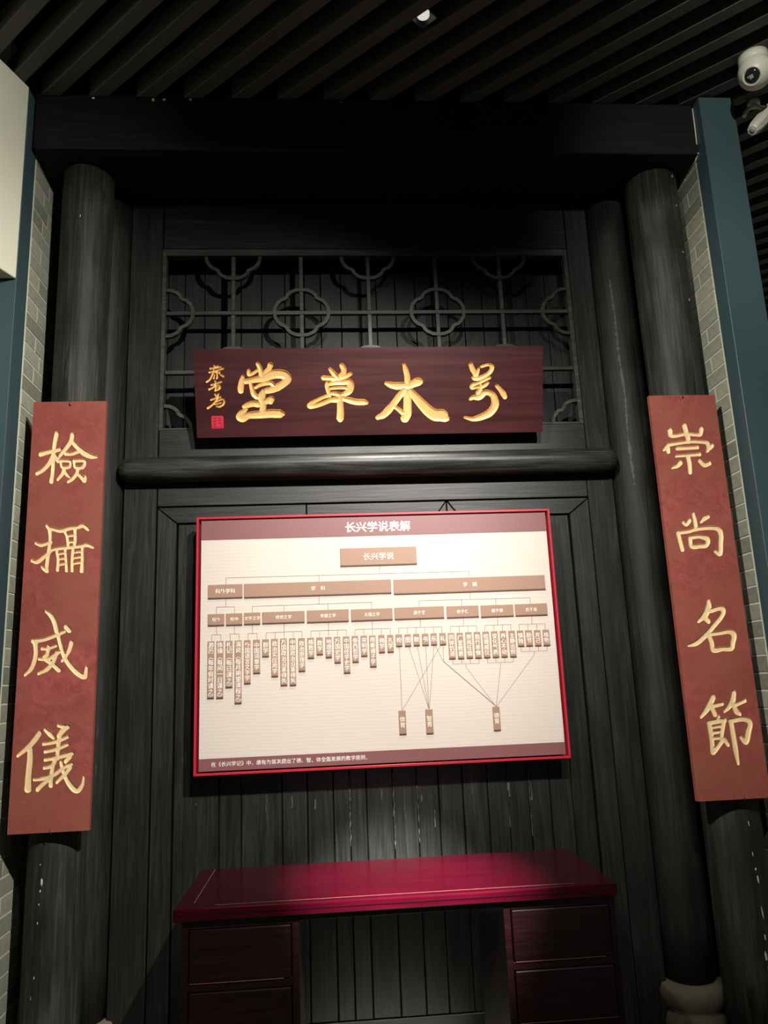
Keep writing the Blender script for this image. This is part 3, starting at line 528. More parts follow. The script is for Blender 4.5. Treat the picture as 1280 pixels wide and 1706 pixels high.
# pale paint drips on the planks under the chart
dr = MB(); rn = random.Random(4)
for (x, z0, z1, w0) in ((0.06, 0.80, 1.09, .0022), (0.102, 0.93, 1.06, .0012), (0.20, 0.98, 1.07, .0016), (0.252, 0.78, 1.09, .0020), (0.30, 0.9, 1.05, .0012), (0.357, 0.80, 1.09, .0018), (0.375, 0.97, 1.0, .003), (0.43, 0.86, 0.93, .002), (0.60, 0.98, 1.06, .0012), (0.76, 0.84, 1.05, .0014), (0.765, 0.97, 1.03, .0028), (0.856, 0.80, 1.07, .0014), (0.866, 0.95, 1.02, .0025), (-0.09, 0.96, 1.0, .0022), (-0.60, 1.0, 1.01, .002), (-0.30, 0.92, 1.03, .0012), (-0.19, 0.97, 1.02, .0018)):
    n = max(4, int((z1 - z0) / 0.012)); b = bmesh.new(); prev = None
    for i in range(n + 1):
        z = z0 + (z1 - z0) * i / n; c_ = x + rn.uniform(-.0015, .0015); w_ = w0 * rn.uniform(0.35, 1.5)
        cur = [b.verts.new((c_ - w_, W + .0165, z)), b.verts.new((c_, W + .0150, z)), b.verts.new((c_ + w_, W + .0165, z))]
        if prev: b.faces.new((prev[0], prev[1], cur[1], cur[0])); b.faces.new((prev[1], prev[2], cur[2], cur[1]))
        prev = cur
    dr.merge(b)
dr.build('paint_drips', plain('grey_drip_paint', (0.085, 0.09, 0.078), 0.5, bump=0.4), wall, kind='stuff', label='pale grey paint drips along the plank joints')

# ---- lattice window
win = root('window_1', (0.235, W, 2.69), kind='structure')
LX = [-0.777, -0.447, -0.110, 0.228, 0.572, 0.905, 1.245]
LZ = [3.603, 3.295, 2.985, 2.690]
def bar(a, b, name='lattice_bar', m=M_lat): MB().box(a, b, 0.002).build(name, m, win)
bar((-0.795, W + .004, 2.688), (-0.775, W + .05, 3.640), 'window_frame'); bar((1.245, W + .004, 2.688), (1.266, W + .05, 3.640), 'window_frame')
bar((-0.775, W + .004, 3.603), (1.245, W + .05, 3.640), 'window_frame'); bar((-0.775, W + .004, 2.688), (1.245, W + .05, 2.700), 'window_frame')
hb = 0.010
for z in LZ[1:3]: bar((-0.774, W + .012, z - hb), (1.244, W + .034, z + hb))
for x in LX[1:-1]:
    zs = [2.701] + [v for z in (LZ[2], LZ[1]) for v in (z - hb - .0005, z + hb + .0005)] + [3.602]
    for q in range(0, 6, 2): bar((x - hb, W + .012, zs[q]), (x + hb, W + .034, zs[q + 1]))
def quatrefoil(cx, cz, a=0.140, clip=None):
    """begonia outline: four rounded lobes with small steps between them"""
    ws = 0.017
    # centre line: lobe arcs joined by concave quarter notches
    q1 = [(0.135, 0.0), (0.130, 0.028), (0.118, 0.050), (0.102, 0.066), (0.086, 0.072), (0.075, 0.080), (0.069, 0.094), (0.055, 0.108), (0.030, 0.120), (0.0, 0.123)]
    pts = q1[:-1] + [(-x, z) for x, z in q1[::-1]][:-1] + [(-x, -z) for x, z in q1][:-1] + [(x, -z) for x, z in q1[::-1]][:-1]
    n = len(pts); mb = MB(); t = bmesh.new()
    inn, outv = [], []
    for i in range(n):
        p = Vector(pts[i]); q = (Vector(pts[(i + 1) % n]) - Vector(pts[i - 1])).normalized(); nn = Vector((q.y, -q.x))
        inn.append(p - nn * ws / 2); outv.append(p + nn * ws / 2)
    ya, yb = W + .008, W + .030
    ring = []
    for P_ in (inn, outv):
        ring.append([(t.verts.new((cx + p.x, ya, cz + p.y)), t.verts.new((cx + p.x, yb, cz + p.y))) for p in P_])
    I, O = ring
    for i in range(n):
        j = (i + 1) % n
        t.faces.new((I[i][0], I[j][0], O[j][0], O[i][0])); t.faces.new((I[i][1], O[i][1], O[j][1], I[j][1]))
        t.faces.new((O[i][0], O[j][0], O[j][1], O[i][1])); t.faces.new((I[i][0], I[i][1], I[j][1], I[j][0]))
    for (co, no) in (((0, 0, 3.600), (0, 0, 1)), ((0, 0, 2.702), (0, 0, -1)), ((-0.773, 0, 0), (-1, 0, 0)), ((1.243, 0, 0), (1, 0, 0))):
        r_ = bmesh.ops.bisect_plane(t, geom=t.verts[:] + t.edges[:] + t.faces[:], plane_co=co, plane_no=no, clear_outer=True)
        bmesh.ops.holes_fill(t, edges=[e for e in t.edges if e.is_boundary], sides=8)
    bmesh.ops.recalc_face_normals(t, faces=t.faces[:])
    mb.merge(t); mb.build('quatrefoil', M_lat, win)
for j, z in enumerate(LZ):
    for i, x in enumerate(LX):
        if (i + j) % 2 == 1: quatrefoil(x, z)
# boards seen through the lattice
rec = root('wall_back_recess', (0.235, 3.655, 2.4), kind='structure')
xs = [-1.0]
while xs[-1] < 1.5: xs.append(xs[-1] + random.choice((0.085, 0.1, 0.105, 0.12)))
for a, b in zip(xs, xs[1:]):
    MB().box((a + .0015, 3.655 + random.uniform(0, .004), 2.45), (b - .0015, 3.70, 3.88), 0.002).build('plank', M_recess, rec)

# ------------------------------------------------------------------ columns, beams
COLS = []
def jit(th, z): return 0.0012 * math.sin(3 * th + 2 * z) + 0.001 * math.sin(5 * th - 1.3 * z)
def column(name, cx, cy, r0, r1, z0, z1, label, group, cracks=None):
    rt = root(name, (cx, cy, 0), label=label, cat='column', group=group)
    prof = [(r0 + (r1 - r0) * i / 16, z0 + (z1 - z0) * i / 16) for i in range(17)]
    MB().lathe(prof, 48, (cx, cy, 0), jitter=jit).build('shaft', M_col if 'front' in group else M_colr, rt)
    MB().lathe([(0.135, 0), (0.140, 0.05), (0.128, 0.085), (0.120, 0.095), (0.134, 0.11), (0.15, 0.145), (0.152, 0.17), (0.14, 0.197), (0.10, 0.205)] if 'rear' in group else
               [(0.13, 0), (0.13, 0.03), (0.122, 0.045)], 40, (cx, cy, 0)).build('stone_base', M_stone, rt, label='brown stone drum at the foot')
    if cracks:
        t = MB(); rn = random.Random(11)
        for (z, ln, ph, w) in cracks:
            rr = r0 + (r1 - r0) * (z - z0) / (z1 - z0) + 0.0005
            b = bmesh.new(); bmesh.ops.create_icosphere(b, subdivisions=1, radius=1.0)
            for v in b.verts: v.co = Vector((v.co.x * w, v.co.y * 0.0012, v.co.z * ln * (1 + rn.uniform(-.3, .3))))
            m = Matrix.Translation((cx + rr * math.sin(ph), cy - rr * math.cos(ph), z)) @ Matrix.Rotation(ph, 4, 'Z') @ Matrix.Rotation(rn.uniform(-.12, .12), 4, 'Y')
            t.merge(b, m)
        t.build('paint_chips', M_chip, rt, label='chipped white filler showing along a crack', kind='stuff')
    return rt
M_colr = wood('rear_column_wood', (0.006, 0.0065, 0.0055), (0.020, 0.021, 0.018), 'z', 0.6, grain=0.8, bump=0.6, spec=0.3, fine=0.5, streak=0.35, streakcol=(0.2, 0.2, 0.17))
crL = [(0.86, .004, -.22, .002), (0.80, .015, -.14, .0045), (0.765, .006, -.18, .003), (0.72, .005, -.2, .002), (0.655, .006, -.22, .002), (0.50, .012, -.26, .0025), (0.47, .010, -.25, .0035), (0.40, .014, -.33, .003), (0.35, .012, -.38, .005), (0.24, .014, .0, .0035), (0.58, .004, -.3, .002), (3.62, .010, .05, .0015)]
crR = [(0.865, .012, .12, .002), (0.75, .010, .12, .002), (0.69, .006, .16, .004), (0.655, .018, .2, .004), (0.53, .022, .2, .003), (0.44, .014, .18, .0035), (0.37, .018, .12, .006), (0.325, .010, .15, .003), (0.30, .010, .17, .0035), (0.26, .005, .2, .002), (0.20, .004, .2, .002), (0.145, .010, .21, .004), (3.86, .008, .55, .003), (3.70, .006, .6, .002), (3.45, .006, .62, .002), (3.2, .008, .62, .002)]
COLS.append(column('round_column', -1.105, 3.310, 0.105, 0.115, 0.045, 3.896, 'weathered black timber column behind the left vertical red board', 'front columns', crL))
COLS.append(column('round_column', 1.662, 3.320, 0.113, 0.126, 0.045, 3.896, 'weathered black timber column behind the right vertical red board', 'front columns', crR))
COLS.append(column('round_column', -1.060, 3.530, 0.107, 0.107, 0.20, 3.896, 'slimmer black post between the left front column and the screen wall', 'rear posts'))
COLS.append(column('round_column', 1.495, 3.530, 0.107, 0.107, 0.20, 3.896, 'slimmer black post on a brown stone base, right of the screen wall', 'rear posts'))

bm_ = root('ceiling_beam', (0.27, 3.3, 3.896), label='massive square black timber beam across the top under the slats', cat='beam')
MB().box((-1.292, 3.10, 3.897), (1.815, 3.72, 4.60), 0.004).build('beam_body', M_beam, bm_)
tg = MB()
for xk in (-1.04, -0.72, -0.77, -0.60, 0.10):
    tg.box((xk, 3.097, 4.15 + random.uniform(0, .01)), (xk + 0.012, 3.101, 4.157 + random.uniform(0, .01)), 0.001)
tg.build('plaster_drips', M_chip, bm_, kind='stuff', label='tiny white drips where the slats meet the beam')
rb = root('round_beam', (0.21, 3.46, Z_RB0), label='round black timber crossbar between the lattice window and the wall chart', cat='beam')
prof = [(0.030, -1.165), (0.050, -1.150), (0.058, -1.12), (0.060, -1.05), (0.060, 1.05), (0.058, 1.13), (0.050, 1.158), (0.030, 1.172)]
prof = [(0.030, -1.165), (0.050, -1.152), (0.058, -1.125)] + [(0.060, -1.1 + 2.2 * i / 20) for i in range(21)] + [(0.058, 1.128), (0.050, 1.156), (0.030, 1.170)]
MB().lathe(prof, 40, (0.212, 3.46, 2.483), axis=(1, 0, 0), jitter=jit).build('log', wood('round_beam_wood', (0.010, 0.011, 0.009), (0.042, 0.043, 0.036), 'x', 0.38, bump=0.5, streak=0.3), rb)

# ------------------------------------------------------------------ teal steel posts, white bulkhead
def ribbon(parent, name, mat, pts, cx, cy, rad, w, label):
    b = bmesh.new(); rn = random.Random(2); prev = None; fine_ = []
    for (x0, z0), (x1, z1) in zip(pts, pts[1:]):
        n = max(2, int(abs(z1 - z0) / 0.012))
        fine_ += [(x0 + (x1 - x0) * i / n + rn.uniform(-.0012, .0012), z0 + (z1 - z0) * i / n) for i in range(n)]
    for (x, z) in fine_ + [pts[-1]]:
        ws = w * rn.uniform(0.3, 1.3); cur = []
        for o_ in (-ws, 0, ws):
            X = x + o_; cur.append(b.verts.new((X, cy - math.sqrt(max(0, rad * rad - (X - cx) ** 2)) - (0.0030 if o_ == 0 else 0.0022), z)))
        if prev: b.faces.new((prev[0], prev[1], cur[1], cur[0])); b.faces.new((prev[1], prev[2], cur[2], cur[1]))
        prev = cur
    m = MB(); m.merge(b); m.build(name, mat, parent, label=label)
ribbon(COLS[0], 'crack', M_void, [(-1.107, 3.62), (-1.109, 3.42), (-1.108, 3.27), (-1.119, 3.12), (-1.116, 3.00), (-1.128, 2.90), (-1.137, 2.78), (-1.136, 2.70)], -1.105, 3.310, 0.1125, 0.0026, 'long ragged crack')
ribbon(COLS[3], 'worn_highlight_streak', plain('worn_highlight_grey', (0.034, 0.034, 0.029), 0.6, bump=0.5, vary=0.5), [(1.446, 3.42), (1.452, 3.2), (1.450, 3.0), (1.458, 2.8), (1.450, 2.6), (1.455, 2.35)], 1.495, 3.530, 0.107, 0.006, 'pale worn streak with the highlight painted in')  # worn streak, the post's highlight painted into its grey
def steel_post(x0, x1, y0, y1, ztop, label):
    r = root('steel_post', ((x0 + x1) / 2, (y0 + y1) / 2, 0), label=label, cat='post')
    MB().box((x0, y0, 0), (x1, y1, ztop), 0.002).build('web', M_teal, r)
    return r
steel_post(-1.475, -1.301, 3.05, 3.166, 4.165, 'teal painted steel post left of the left brick return')
pr = steel_post(1.819, 1.99, 3.04, 3.136, 4.165, 'teal painted steel post right of the right brick return')
c = MB(); c.tube([(1.816, 3.10, 4.15), (1.814, 3.10, 4.02), (1.812, 3.10, 3.95)], 0.003, 6); c.tube([(1.812, 3.10, 3.905), (1.816, 3.14, 3.890), (1.8165, 3.20, 3.888)], 0.004, 6)
c.build('caulk_bead', M_chip, bm_, label='rough white caulk line by the beam end', kind='stuff')
bk = root('wall_box', (-1.9, 2.4, 3.22), label='cream plasterboard box hanging from the ceiling at the upper left', cat='bulkhead')
MB().prism([(-1.300, 3.045, 3.22), (-2.15, 0.75, 3.22), (-3.2, 0.75, 3.22), (-3.2, 3.045, 3.22)], (0, 0, 0.947), 0.003).build('plaster_box', M_white, bk)

# ------------------------------------------------------------------ carved boards
def catmull(st, sub=5):
    P_ = np.array(st, float); n = len(P_)
    if n < 3:
        return np.array([P_[0] + (P_[-1] - P_[0]) * t for t in np.linspace(0, 1, 4)])
    Q = np.vstack([2 * P_[0] - P_[1], P_, 2 * P_[-1] - P_[-2]]); out = []
    for i in range(n - 1):
        p0, p1, p2, p3 = Q[i:i + 4]
        for t in np.arange(sub) / sub:
            c_ = 0.5 * ((2 * p1) + (p2 - p0) * t + (2 * p0 - 5 * p1 + 4 * p2 - p3) * t * t + (-p0 + 3 * p1 - 3 * p2 + p3) * t ** 3)
            c_[2] = p1[2] + (p2[2] - p1[2]) * t
            out.append(c_)
    out.append(P_[-1]); return np.array(out)
def glyph_field(strokes, h, grow=0.0, smear=0.0):
    """signed field (m), positive inside the brush strokes, on a grid"""
    segs = []
    for st in strokes:
        q = catmull(st) / 1000.0
        for a, b in zip(q, q[1:]): segs.append((*a, *b))
        if smear:
            for a, b in zip(q, q[1:]): segs.append((a[0], a[1] + smear, a[2] * 0.9, b[0], b[1] + smear, b[2] * 0.9)); segs.append((a[0], a[1] + smear / 2, a[2], b[0], b[1] + smear / 2, b[2]))
    S_ = np.array(segs); pad = 0.0025
    rmax = max(S_[:, 2].max(), S_[:, 5].max())
    u0 = min(S_[:, 0].min(), S_[:, 3].min()) - rmax - pad; u1 = max(S_[:, 0].max(), S_[:, 3].max()) + rmax + pad
    v0 = min(S_[:, 1].min(), S_[:, 4].min()) - rmax - pad; v1 = max(S_[:, 1].max(), S_[:, 4].max()) + rmax + pad
    nu = int((u1 - u0) / h) + 1; nv = int((v1 - v0) / h) + 1
    U, V = np.meshgrid(u0 + h * np.arange(nu), v0 + h * np.arange(nv), indexing='ij')
    F_ = np.full(U.shape, -1.0)
    for (ax, ay, ar, bx_, by_, br) in segs:
        dx, dy = bx_ - ax, by_ - ay; L2 = dx * dx + dy * dy + 1e-12
        m_ = max(ar, br) + 0.012
        i0 = max(0, int((min(ax, bx_) - m_ - u0) / h)); i1 = min(nu, int((max(ax, bx_) + m_ - u0) / h) + 2)
        j0 = max(0, int((min(ay, by_) - m_ - v0) / h)); j1 = min(nv, int((max(ay, by_) + m_ - v0) / h) + 2)
        u_, v_ = U[i0:i1, j0:j1], V[i0:i1, j0:j1]
        t = np.clip(((u_ - ax) * dx + (v_ - ay) * dy) / L2, 0, 1)
        d = ar + (br - ar) * t - np.hypot(u_ - ax - t * dx, v_ - ay - t * dy)
        F_[i0:i1, j0:j1] = np.maximum(F_[i0:i1, j0:j1], d)
    F_ += grow
    F_[np.abs(F_) < 1e-5] = 1e-5
    F_[0, :] = F_[-1, :] = -1; F_[:, 0] = F_[:, -1] = -1
    # true interior distance (the max of the strokes underestimates it where strokes join) is close enough
    return u0, v0, h, F_
def carve(field, depth):
    """returns (inside verts, faces) dished by depth(s), and (outside verts, faces) flush at 0"""
    u0, v0, h, F_ = field; nu, nv = F_.shape
    IN = ([], [], {}); OUT = ([], [], {})
    Fl = F_.tolist()
    def node(S_, i, j, ins):
        k = (i, j)
        if k not in S_[2]:
            S_[2][k] = len(S_[0]); S_[0].append((u0 + i * h, v0 + j * h, depth(Fl[i][j]) if ins else 0.0))
        return S_[2][k]
    def cross(S_, a, b):
        k = (a, b) if a < b else (b, a)
        if k not in S_[2]:
            (i, j), (m_, n_) = k; fa, fb = Fl[i][j], Fl[m_][n_]; t = fa / (fa - fb)
            S_[2][k] = len(S_[0]); S_[0].append((u0 + (i + t * (m_ - i)) * h, v0 + (j + t * (n_ - j)) * h, 0.0))
        return S_[2][k]
    for j in range(nv - 1):
        run = None
        for i in range(nu - 1):
            c4 = ((i, j), (i + 1, j), (i + 1, j + 1), (i, j + 1)); s4 = [Fl[a][b] > 0 for a, b in c4]
            if not any(s4):
                if run is None: run = i
                continue
            if run is not None:
                OUT[1].append([node(OUT, run, j, False), node(OUT, i, j, False), node(OUT, i, j + 1, False), node(OUT, run, j + 1, False)]); run = None
            if all(s4): IN[1].append([node(IN, a, b, True) for a, b in c4]); continue
            for tri in ((0, 1, 2), (0, 2, 3)):
                for S_, want in ((IN, True), (OUT, False)):
                    poly = []
                    for q in range(3):
                        a, b = c4[tri[q]], c4[tri[(q + 1) % 3]]; sa, sb = s4[tri[q]], s4[tri[(q + 1) % 3]]
                        if sa == want: poly.append(node(S_, *a, want))
                        if sa != sb: poly.append(cross(S_, a, b))
                    if len(poly) >= 3: S_[1].append(poly)
        if run is not None: OUT[1].append([node(OUT, run, j, False), node(OUT, nu - 1, j, False), node(OUT, nu - 1, j + 1, False), node(OUT, run, j + 1, False)])
    box = (u0, v0, u0 + (nu - 1) * h, v0 + (nv - 1) * h)
    return (IN[0], IN[1]), (OUT[0], OUT[1]), box
def carved_board(name, origin, vdir, bw, bh, thick, glyphs, main, mat, gold, h, depth, parts_names, smear, grow, label, group=None, cat='sign'):
    """board in local frame u = +x, v = vdir, w = outwards; front face at w = 0"""
    u = Vector((1, 0, 0)); v = Vector(vdir).normalized(); w = u.cross(v)
    MW = Matrix((u, v, w)).transposed().to_4x4()
    rt = root(name, origin, label=label, cat=cat, group=group); rt.rotation_euler = MW.to_euler()
    verts, faces = [], []
    def add(vs, fs):
        o_ = len(verts); verts.extend(vs); faces.extend([[i + o_ for i in f] for f in fs])
    def quad(a, b, c_, d): add([(a, b, 0), (c_, b, 0), (c_, d, 0), (a, d, 0)], [[0, 1, 2, 3]])
    boxes = []
    for gi, g in enumerate(glyphs):
        f = glyph_field(GLYPHS[g], h, grow, smear)
        IN, OUT, bx_ = carve(f, depth)
        add(*OUT); boxes.append(bx_)
        me = bpy.data.meshes.new(parts_names[gi]); me.from_pydata(IN[0], [], IN[1]); me.update()
        for p in me.polygons: p.use_smooth = True
        link_mesh(parts_names[gi], me, gold, rt)
    boxes.sort(key=lambda b: b[main])
    cur = 0.0; end = (bw, bh)[main]
    for (a, b, c_, d) in boxes:
        if main == 0:
            if a > cur: quad(cur, 0, a, bh); quad(a, 0, c_, b); quad(a, d, c_, bh); cur = c_
        else:
            quad(0, cur, bw, b); quad(0, b, a, d); quad(c_, b, bw, d); cur = d
    if main == 0: quad(cur, 0, bw, bh)
    else: quad(0, cur, bw, bh)
    # sides and back, with a slight arris
    t = thick; o_ = len(verts)
    verts.extend([(0, 0, 0), (bw, 0, 0), (bw, bh, 0), (0, bh, 0), (0, 0, -t), (bw, 0, -t), (bw, bh, -t), (0, bh, -t)])
    for q in ((0, 4, 5, 1), (1, 5, 6, 2), (2, 6, 7, 3), (3, 7, 4, 0), (7, 6, 5, 4)): faces.append([i + o_ for i in q])
    me = bpy.data.meshes.new('board_panel'); me.from_pydata(verts, [], faces); me.update()
    link_mesh('board_panel', me, mat, rt)
    return rt
dflat = lambda s: -0.0075 * min(1.0, s / 0.0018)
def dround(s):
    q = min(1.0, s / 0.013); return -0.011 * math.sqrt(max(0.0, 1 - (1 - q) ** 2))
cp = 'carved_character'
LB = carved_board('couplet_board', (-1.237, 3.15, 0.982), (0, 0, 1), 0.301, 1.722, 0.022, ['jian', 'she', 'wei', 'yi'], 1, M_redL, M_gold, 0.0012, dflat, [cp] * 4, 0.004, 0.0024,
    'tall red board with four carved gold characters, hung on the left column', 'vertical red couplet boards')
RB_ = carved_board('couplet_board', (1.448, 3.15, 0.968), (0, 0, 1), 0.306, 1.726, 0.022, ['chong', 'shang', 'ming', 'jie'], 1, M_redL, M_gold, 0.0012, dflat, [cp] * 4, 0.005, 0.0024,
    'tall red board with four carved gold characters, hung on the right column', 'vertical red couplet boards')
NPV = (0, -0.135, 0.381)
NB = carved_board('name_board', (-0.599, 3.42, 2.6205), NPV, 1.627, 0.404, 0.035, ['sig', 'tang', 'cao', 'mu', 'wan'], 0, M_redP, M_gold2, 0.00135, dround, ['carved_signature'] + [cp] * 4, 0.0, 0.001,
    'wide maroon board with big gilt characters and a small red seal')
# raised red seal
sl = bmesh.new(); bmesh.ops.create_cube(sl, size=1.0)
for v_ in sl.verts: v_.co = Vector((v_.co.x * 0.055, v_.co.y * 0.058, v_.co.z * 0.004))
bmesh.ops.bevel(sl, geom=sl.edges[:], offset=0.003, segments=2, affect='EDGES')
me = bpy.data.meshes.new('seal'); sl.to_mesh(me); sl.free()
seal = link_mesh('seal', me, M_seal, NB, (0.0965, 0.0705, 0.001)); tag(seal, label='square crimson seal with carved strokes')
sb = bmesh.new()
for (x0, y0, x1, y1) in ((-.021, -.022, -.002, -.019), (-.021, .003, -.003, .006), (-.021, .018, -.004, .021), (-.013, -.021, -.010, .02), (.002, -.022, .021, -.019), (.003, -.006, .02, -.003), (.003, .008, .02, .011), (.002, .019, .02, .022), (.010, -.005, .013, .021), (-.021, -.010, -.004, -.007), (.018, -.02, .021, -.004)):
    t = bmesh.new(); bmesh.ops.create_cube(t, size=1.0)
    for v_ in t.verts: v_.co = Vector(((x0 + x1) / 2 + v_.co.x * (x1 - x0), (y0 + y1) / 2 + v_.co.y * (y1 - y0), 0.0022 + v_.co.z * 0.0006))
    mt = bpy.data.meshes.new('t'); t.to_mesh(mt); t.free(); sb.from_mesh(mt); bpy.data.meshes.remove(mt)
me = bpy.data.meshes.new('seal_strokes'); sb.to_mesh(me); sb.free(); link_mesh('seal_strokes', me, M_sealD, seal)
for brd, zc, xc in ((LB, 0.982, -1.078), (RB_, 0.968, 1.640), (LB, 2.690, -1.085), (RB_, 2.684, 1.600)):
    h_ = MB(); h_.tube([(xc, 3.146, zc + 0.012), (xc, 3.141, zc + 0.004), (xc + .002, 3.148, zc - 0.004)], 0.0022, 6); h_.bm.verts.ensure_lookup_table()
    ob = h_.build('hook', M_steel); loc = ob.location.copy(); ob.parent = brd
    inv = (Matrix.Translation(brd.location) @ brd.rotation_euler.to_matrix().to_4x4()).inverted(); ob.matrix_parent_inverse = inv; ob.location = loc

# ------------------------------------------------------------------ wall chart
YC = 3.392
ch = root('wall_chart', (0.215, 3.41, 1.131), label='framed pale chart of brown boxes under a maroon heading, hung on the plank screen', cat='chart')
fx0, fx1, fz0, fz1 = -0.591, 1.019, 1.132, 2.238
fr = MB(); tf = 0.010
fr.box((fx0, 3.388, fz0), (fx0 + tf, 3.436, fz1), .001); fr.box((fx1 - tf, 3.388, fz0), (fx1, 3.436, fz1), .001)
fr.box((fx0 + tf, 3.388, fz0), (fx1 - tf, 3.436, fz0 + tf), .001); fr.box((fx0 + tf, 3.388, fz1 - tf), (fx1 - tf, 3.436, fz1), .001)
fr.box((fx0 + tf, 3.424, fz0 + tf), (fx1 - tf, 3.434, fz1 - tf))
fr.build('frame', M_frame, ch, label='thin bright red tray frame')
px0, px1, pz0, pz1 = -0.570, 0.998, 1.149, 2.221
MB().box((px0, YC, pz0), (px1, 3.424, pz1), 0.001).build('panel', M_chart, ch)
MB().box((px0, YC - .0012, 2.133), (px1, YC + .004, pz1), 0.0004).build('header_band', M_band, ch)
MB().box((px0, YC - .0012, pz0), (px1, YC + .004, 1.200), 0.0004).build('footer_band', M_band, ch)
lw = 0.0016; lb = MB()
for ln in LINES:
    for (x0, z0), (x1, z1) in zip(ln, ln[1:]):
        d = Vector((x1 - x0, 0, z1 - z0)); L_ = d.length
        if L_ < 1e-5: continue
        n_ = Vector((-d.z, 0, d.x)) / L_ * lw / 2
        a, b = Vector((x0, YC - .0004, z0)), Vector((x1, YC - .0004, z1))
        lb.prism([a - n_, b - n_, b + n_, a + n_], (0, 0.001, 0))
lb.build('connector_lines', M_ink, ch)
texts = []
def text(body, size, off, sl_=1.0):
    cu = bpy.data.curves.new('lettering', 'FONT'); cu.body = body; cu.size = size; cu.align_x = 'CENTER'; cu.space_line = sl_
    cu.offset = off; cu.resolution_u = 1
    o = bpy.data.objects.new('lettering', cu); COL.objects.link(o); return o
def want(body, cx, cz, w_, h_, parent, y, off=0.02, vertical=False):
    b_ = '\n'.join(body) if vertical else body
    texts.append((text(b_, 1.0, off, 0.98 if vertical else 1.0), cx, cz, w_, h_, parent, y, vertical))
for i, (body, vert, x0, z0, x1, z1) in enumerate(TILES):
    tl = MB().box((x0, YC - 0.004, z0), (x1, YC, z1), 0.0006).build('chart_box', M_tile, ch)
    MB().box((x0, YC - 0.0045, z0), (x1, YC - 0.002, z0 + 0.0055), 0.0004).build('lower_rim', M_tileedge, tl)
    cx, cz = (x0 + x1) / 2, (z0 + z1) / 2 + 0.002; wd_, ht = x1 - x0, z1 - z0
    if vert:
        n = len(body); pitch = min(0.0232, (ht - 0.014) / n); want(body, cx, cz, None, pitch * n, tl, YC - 0.0046, 0.0, True)
    else:
        cw = {0: 0.0345, 1: 0.0215, 2: 0.0205, 3: 0.0205}.get(i, 0.0172); want(body, cx, cz, cw * len(body), None, tl, YC - 0.0046, 0.0)
want('长兴学说表解', 0.221, 2.175, 0.296, None, ch, YC - 0.0018, 0.015)
want('在《长兴学记》中，康有为首次提出了德、智、体全面发展的教学原则。', -0.19, 1.176, 0.655, None, ch, YC - 0.0018, 0.0)
bpy.context.view_layer.update(); dg = bpy.context.evaluated_depsgraph_get()
for (o, cx, cz, w_, h_, parent, y, vert) in texts:
    me = bpy.data.meshes.new_from_object(o.evaluated_get(dg)); me.name = 'lettering'
    co = np.empty(len(me.vertices) * 3); me.vertices.foreach_get('co', co); co = co.reshape(-1, 3)
    lo, hi = co.min(0), co.max(0)
    s = (w_ / (hi[0] - lo[0])) if w_ else (h_ / (hi[1] - lo[1]))
    co2 = np.zeros_like(co); co2[:, 0] = (co[:, 0] - (lo[0] + hi[0]) / 2) * s; co2[:, 2] = (co[:, 1] - (lo[1] + hi[1]) / 2) * s
    me.vertices.foreach_set('co', co2.ravel()); me.update()
    me.materials.clear()
    link_mesh('lettering', me, M_text, parent, Vector((cx, y, cz)) - world_loc(parent))
    cu = o.data; bpy.data.objects.remove(o); bpy.data.curves.remove(cu)

# ------------------------------------------------------------------ desk
dk = root('desk', (0.2, 2.98, 0), label='dark red lacquered wooden desk with two drawer pedestals below the chart', cat='desk')
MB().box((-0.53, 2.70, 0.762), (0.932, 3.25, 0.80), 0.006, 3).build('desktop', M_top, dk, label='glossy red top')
t = MB(); t.box((-0.528, 2.698, 0.782), (0.930, 2.7005, 0.785)); t.box((-0.528, 2.698, 0.7655), (0.930, 2.7005, 0.768)); t.build('edge_bead', M_mah, dk)
t = MB(); t.box((-0.40, 2.738, 0.7996), (0.80, 2.7392, 0.8004)); t.box((-0.476, 2.775, 0.7996), (-0.474, 3.24, 0.8004)); t.build('worn_highlight_line', M_wear_hl, dk, label='thin pale worn lines with painted edge highlights')  # pale strips paint groove and edge highlights along with wear
for (x0, x1, nm) in ((-0.505, -0.130, 'l'), (0.545, 0.925, 'r')):
    p = MB(); 
    p.box((x0, 2.722, 0.05), (x0 + .022, 3.23, 0.762), .001); p.box((x1 - .022, 2.722, 0.05), (x1, 3.23, 0.762), .001)
    p.box((x0 + .022, 3.21, 0.05), (x1 - .022, 3.23, 0.762)); p.box((x0 + .022, 2.74, 0.05), (x1 - .022, 3.21, 0.07))
    for z in (0.745, 0.562, 0.382, 0.07): p.box((x0 + .022, 2.722, z - .010), (x1 - .022, 2.76, z + .014), .001)
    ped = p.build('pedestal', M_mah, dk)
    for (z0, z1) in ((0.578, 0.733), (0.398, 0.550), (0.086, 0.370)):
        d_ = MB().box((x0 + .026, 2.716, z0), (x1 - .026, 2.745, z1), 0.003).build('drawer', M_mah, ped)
    t = MB(); t.box((x0 + .03, 2.7148, 0.5778), (x1 - .05, 2.7165, 0.5787)); t.box((x0 + .03, 2.7148, 0.3978), (x1 - .03, 2.7165, 0.3986)); t.build('worn_highlight_line', M_wear_hl, ped)  # worn drawer edges with their highlights painted pale
    for (fx, fy) in ((x0, 2.722), (x1 - .03, 2.722), (x0, 3.2), (x1 - .03, 3.2)):
        MB().box((fx, fy, 0.0), (fx + .03, fy + .03, 0.05), .001).build('foot', M_mah, ped)
MB().box((-0.130, 2.75, 0.735), (0.545, 2.77, 0.762), .001).build('apron', M_mah, dk)

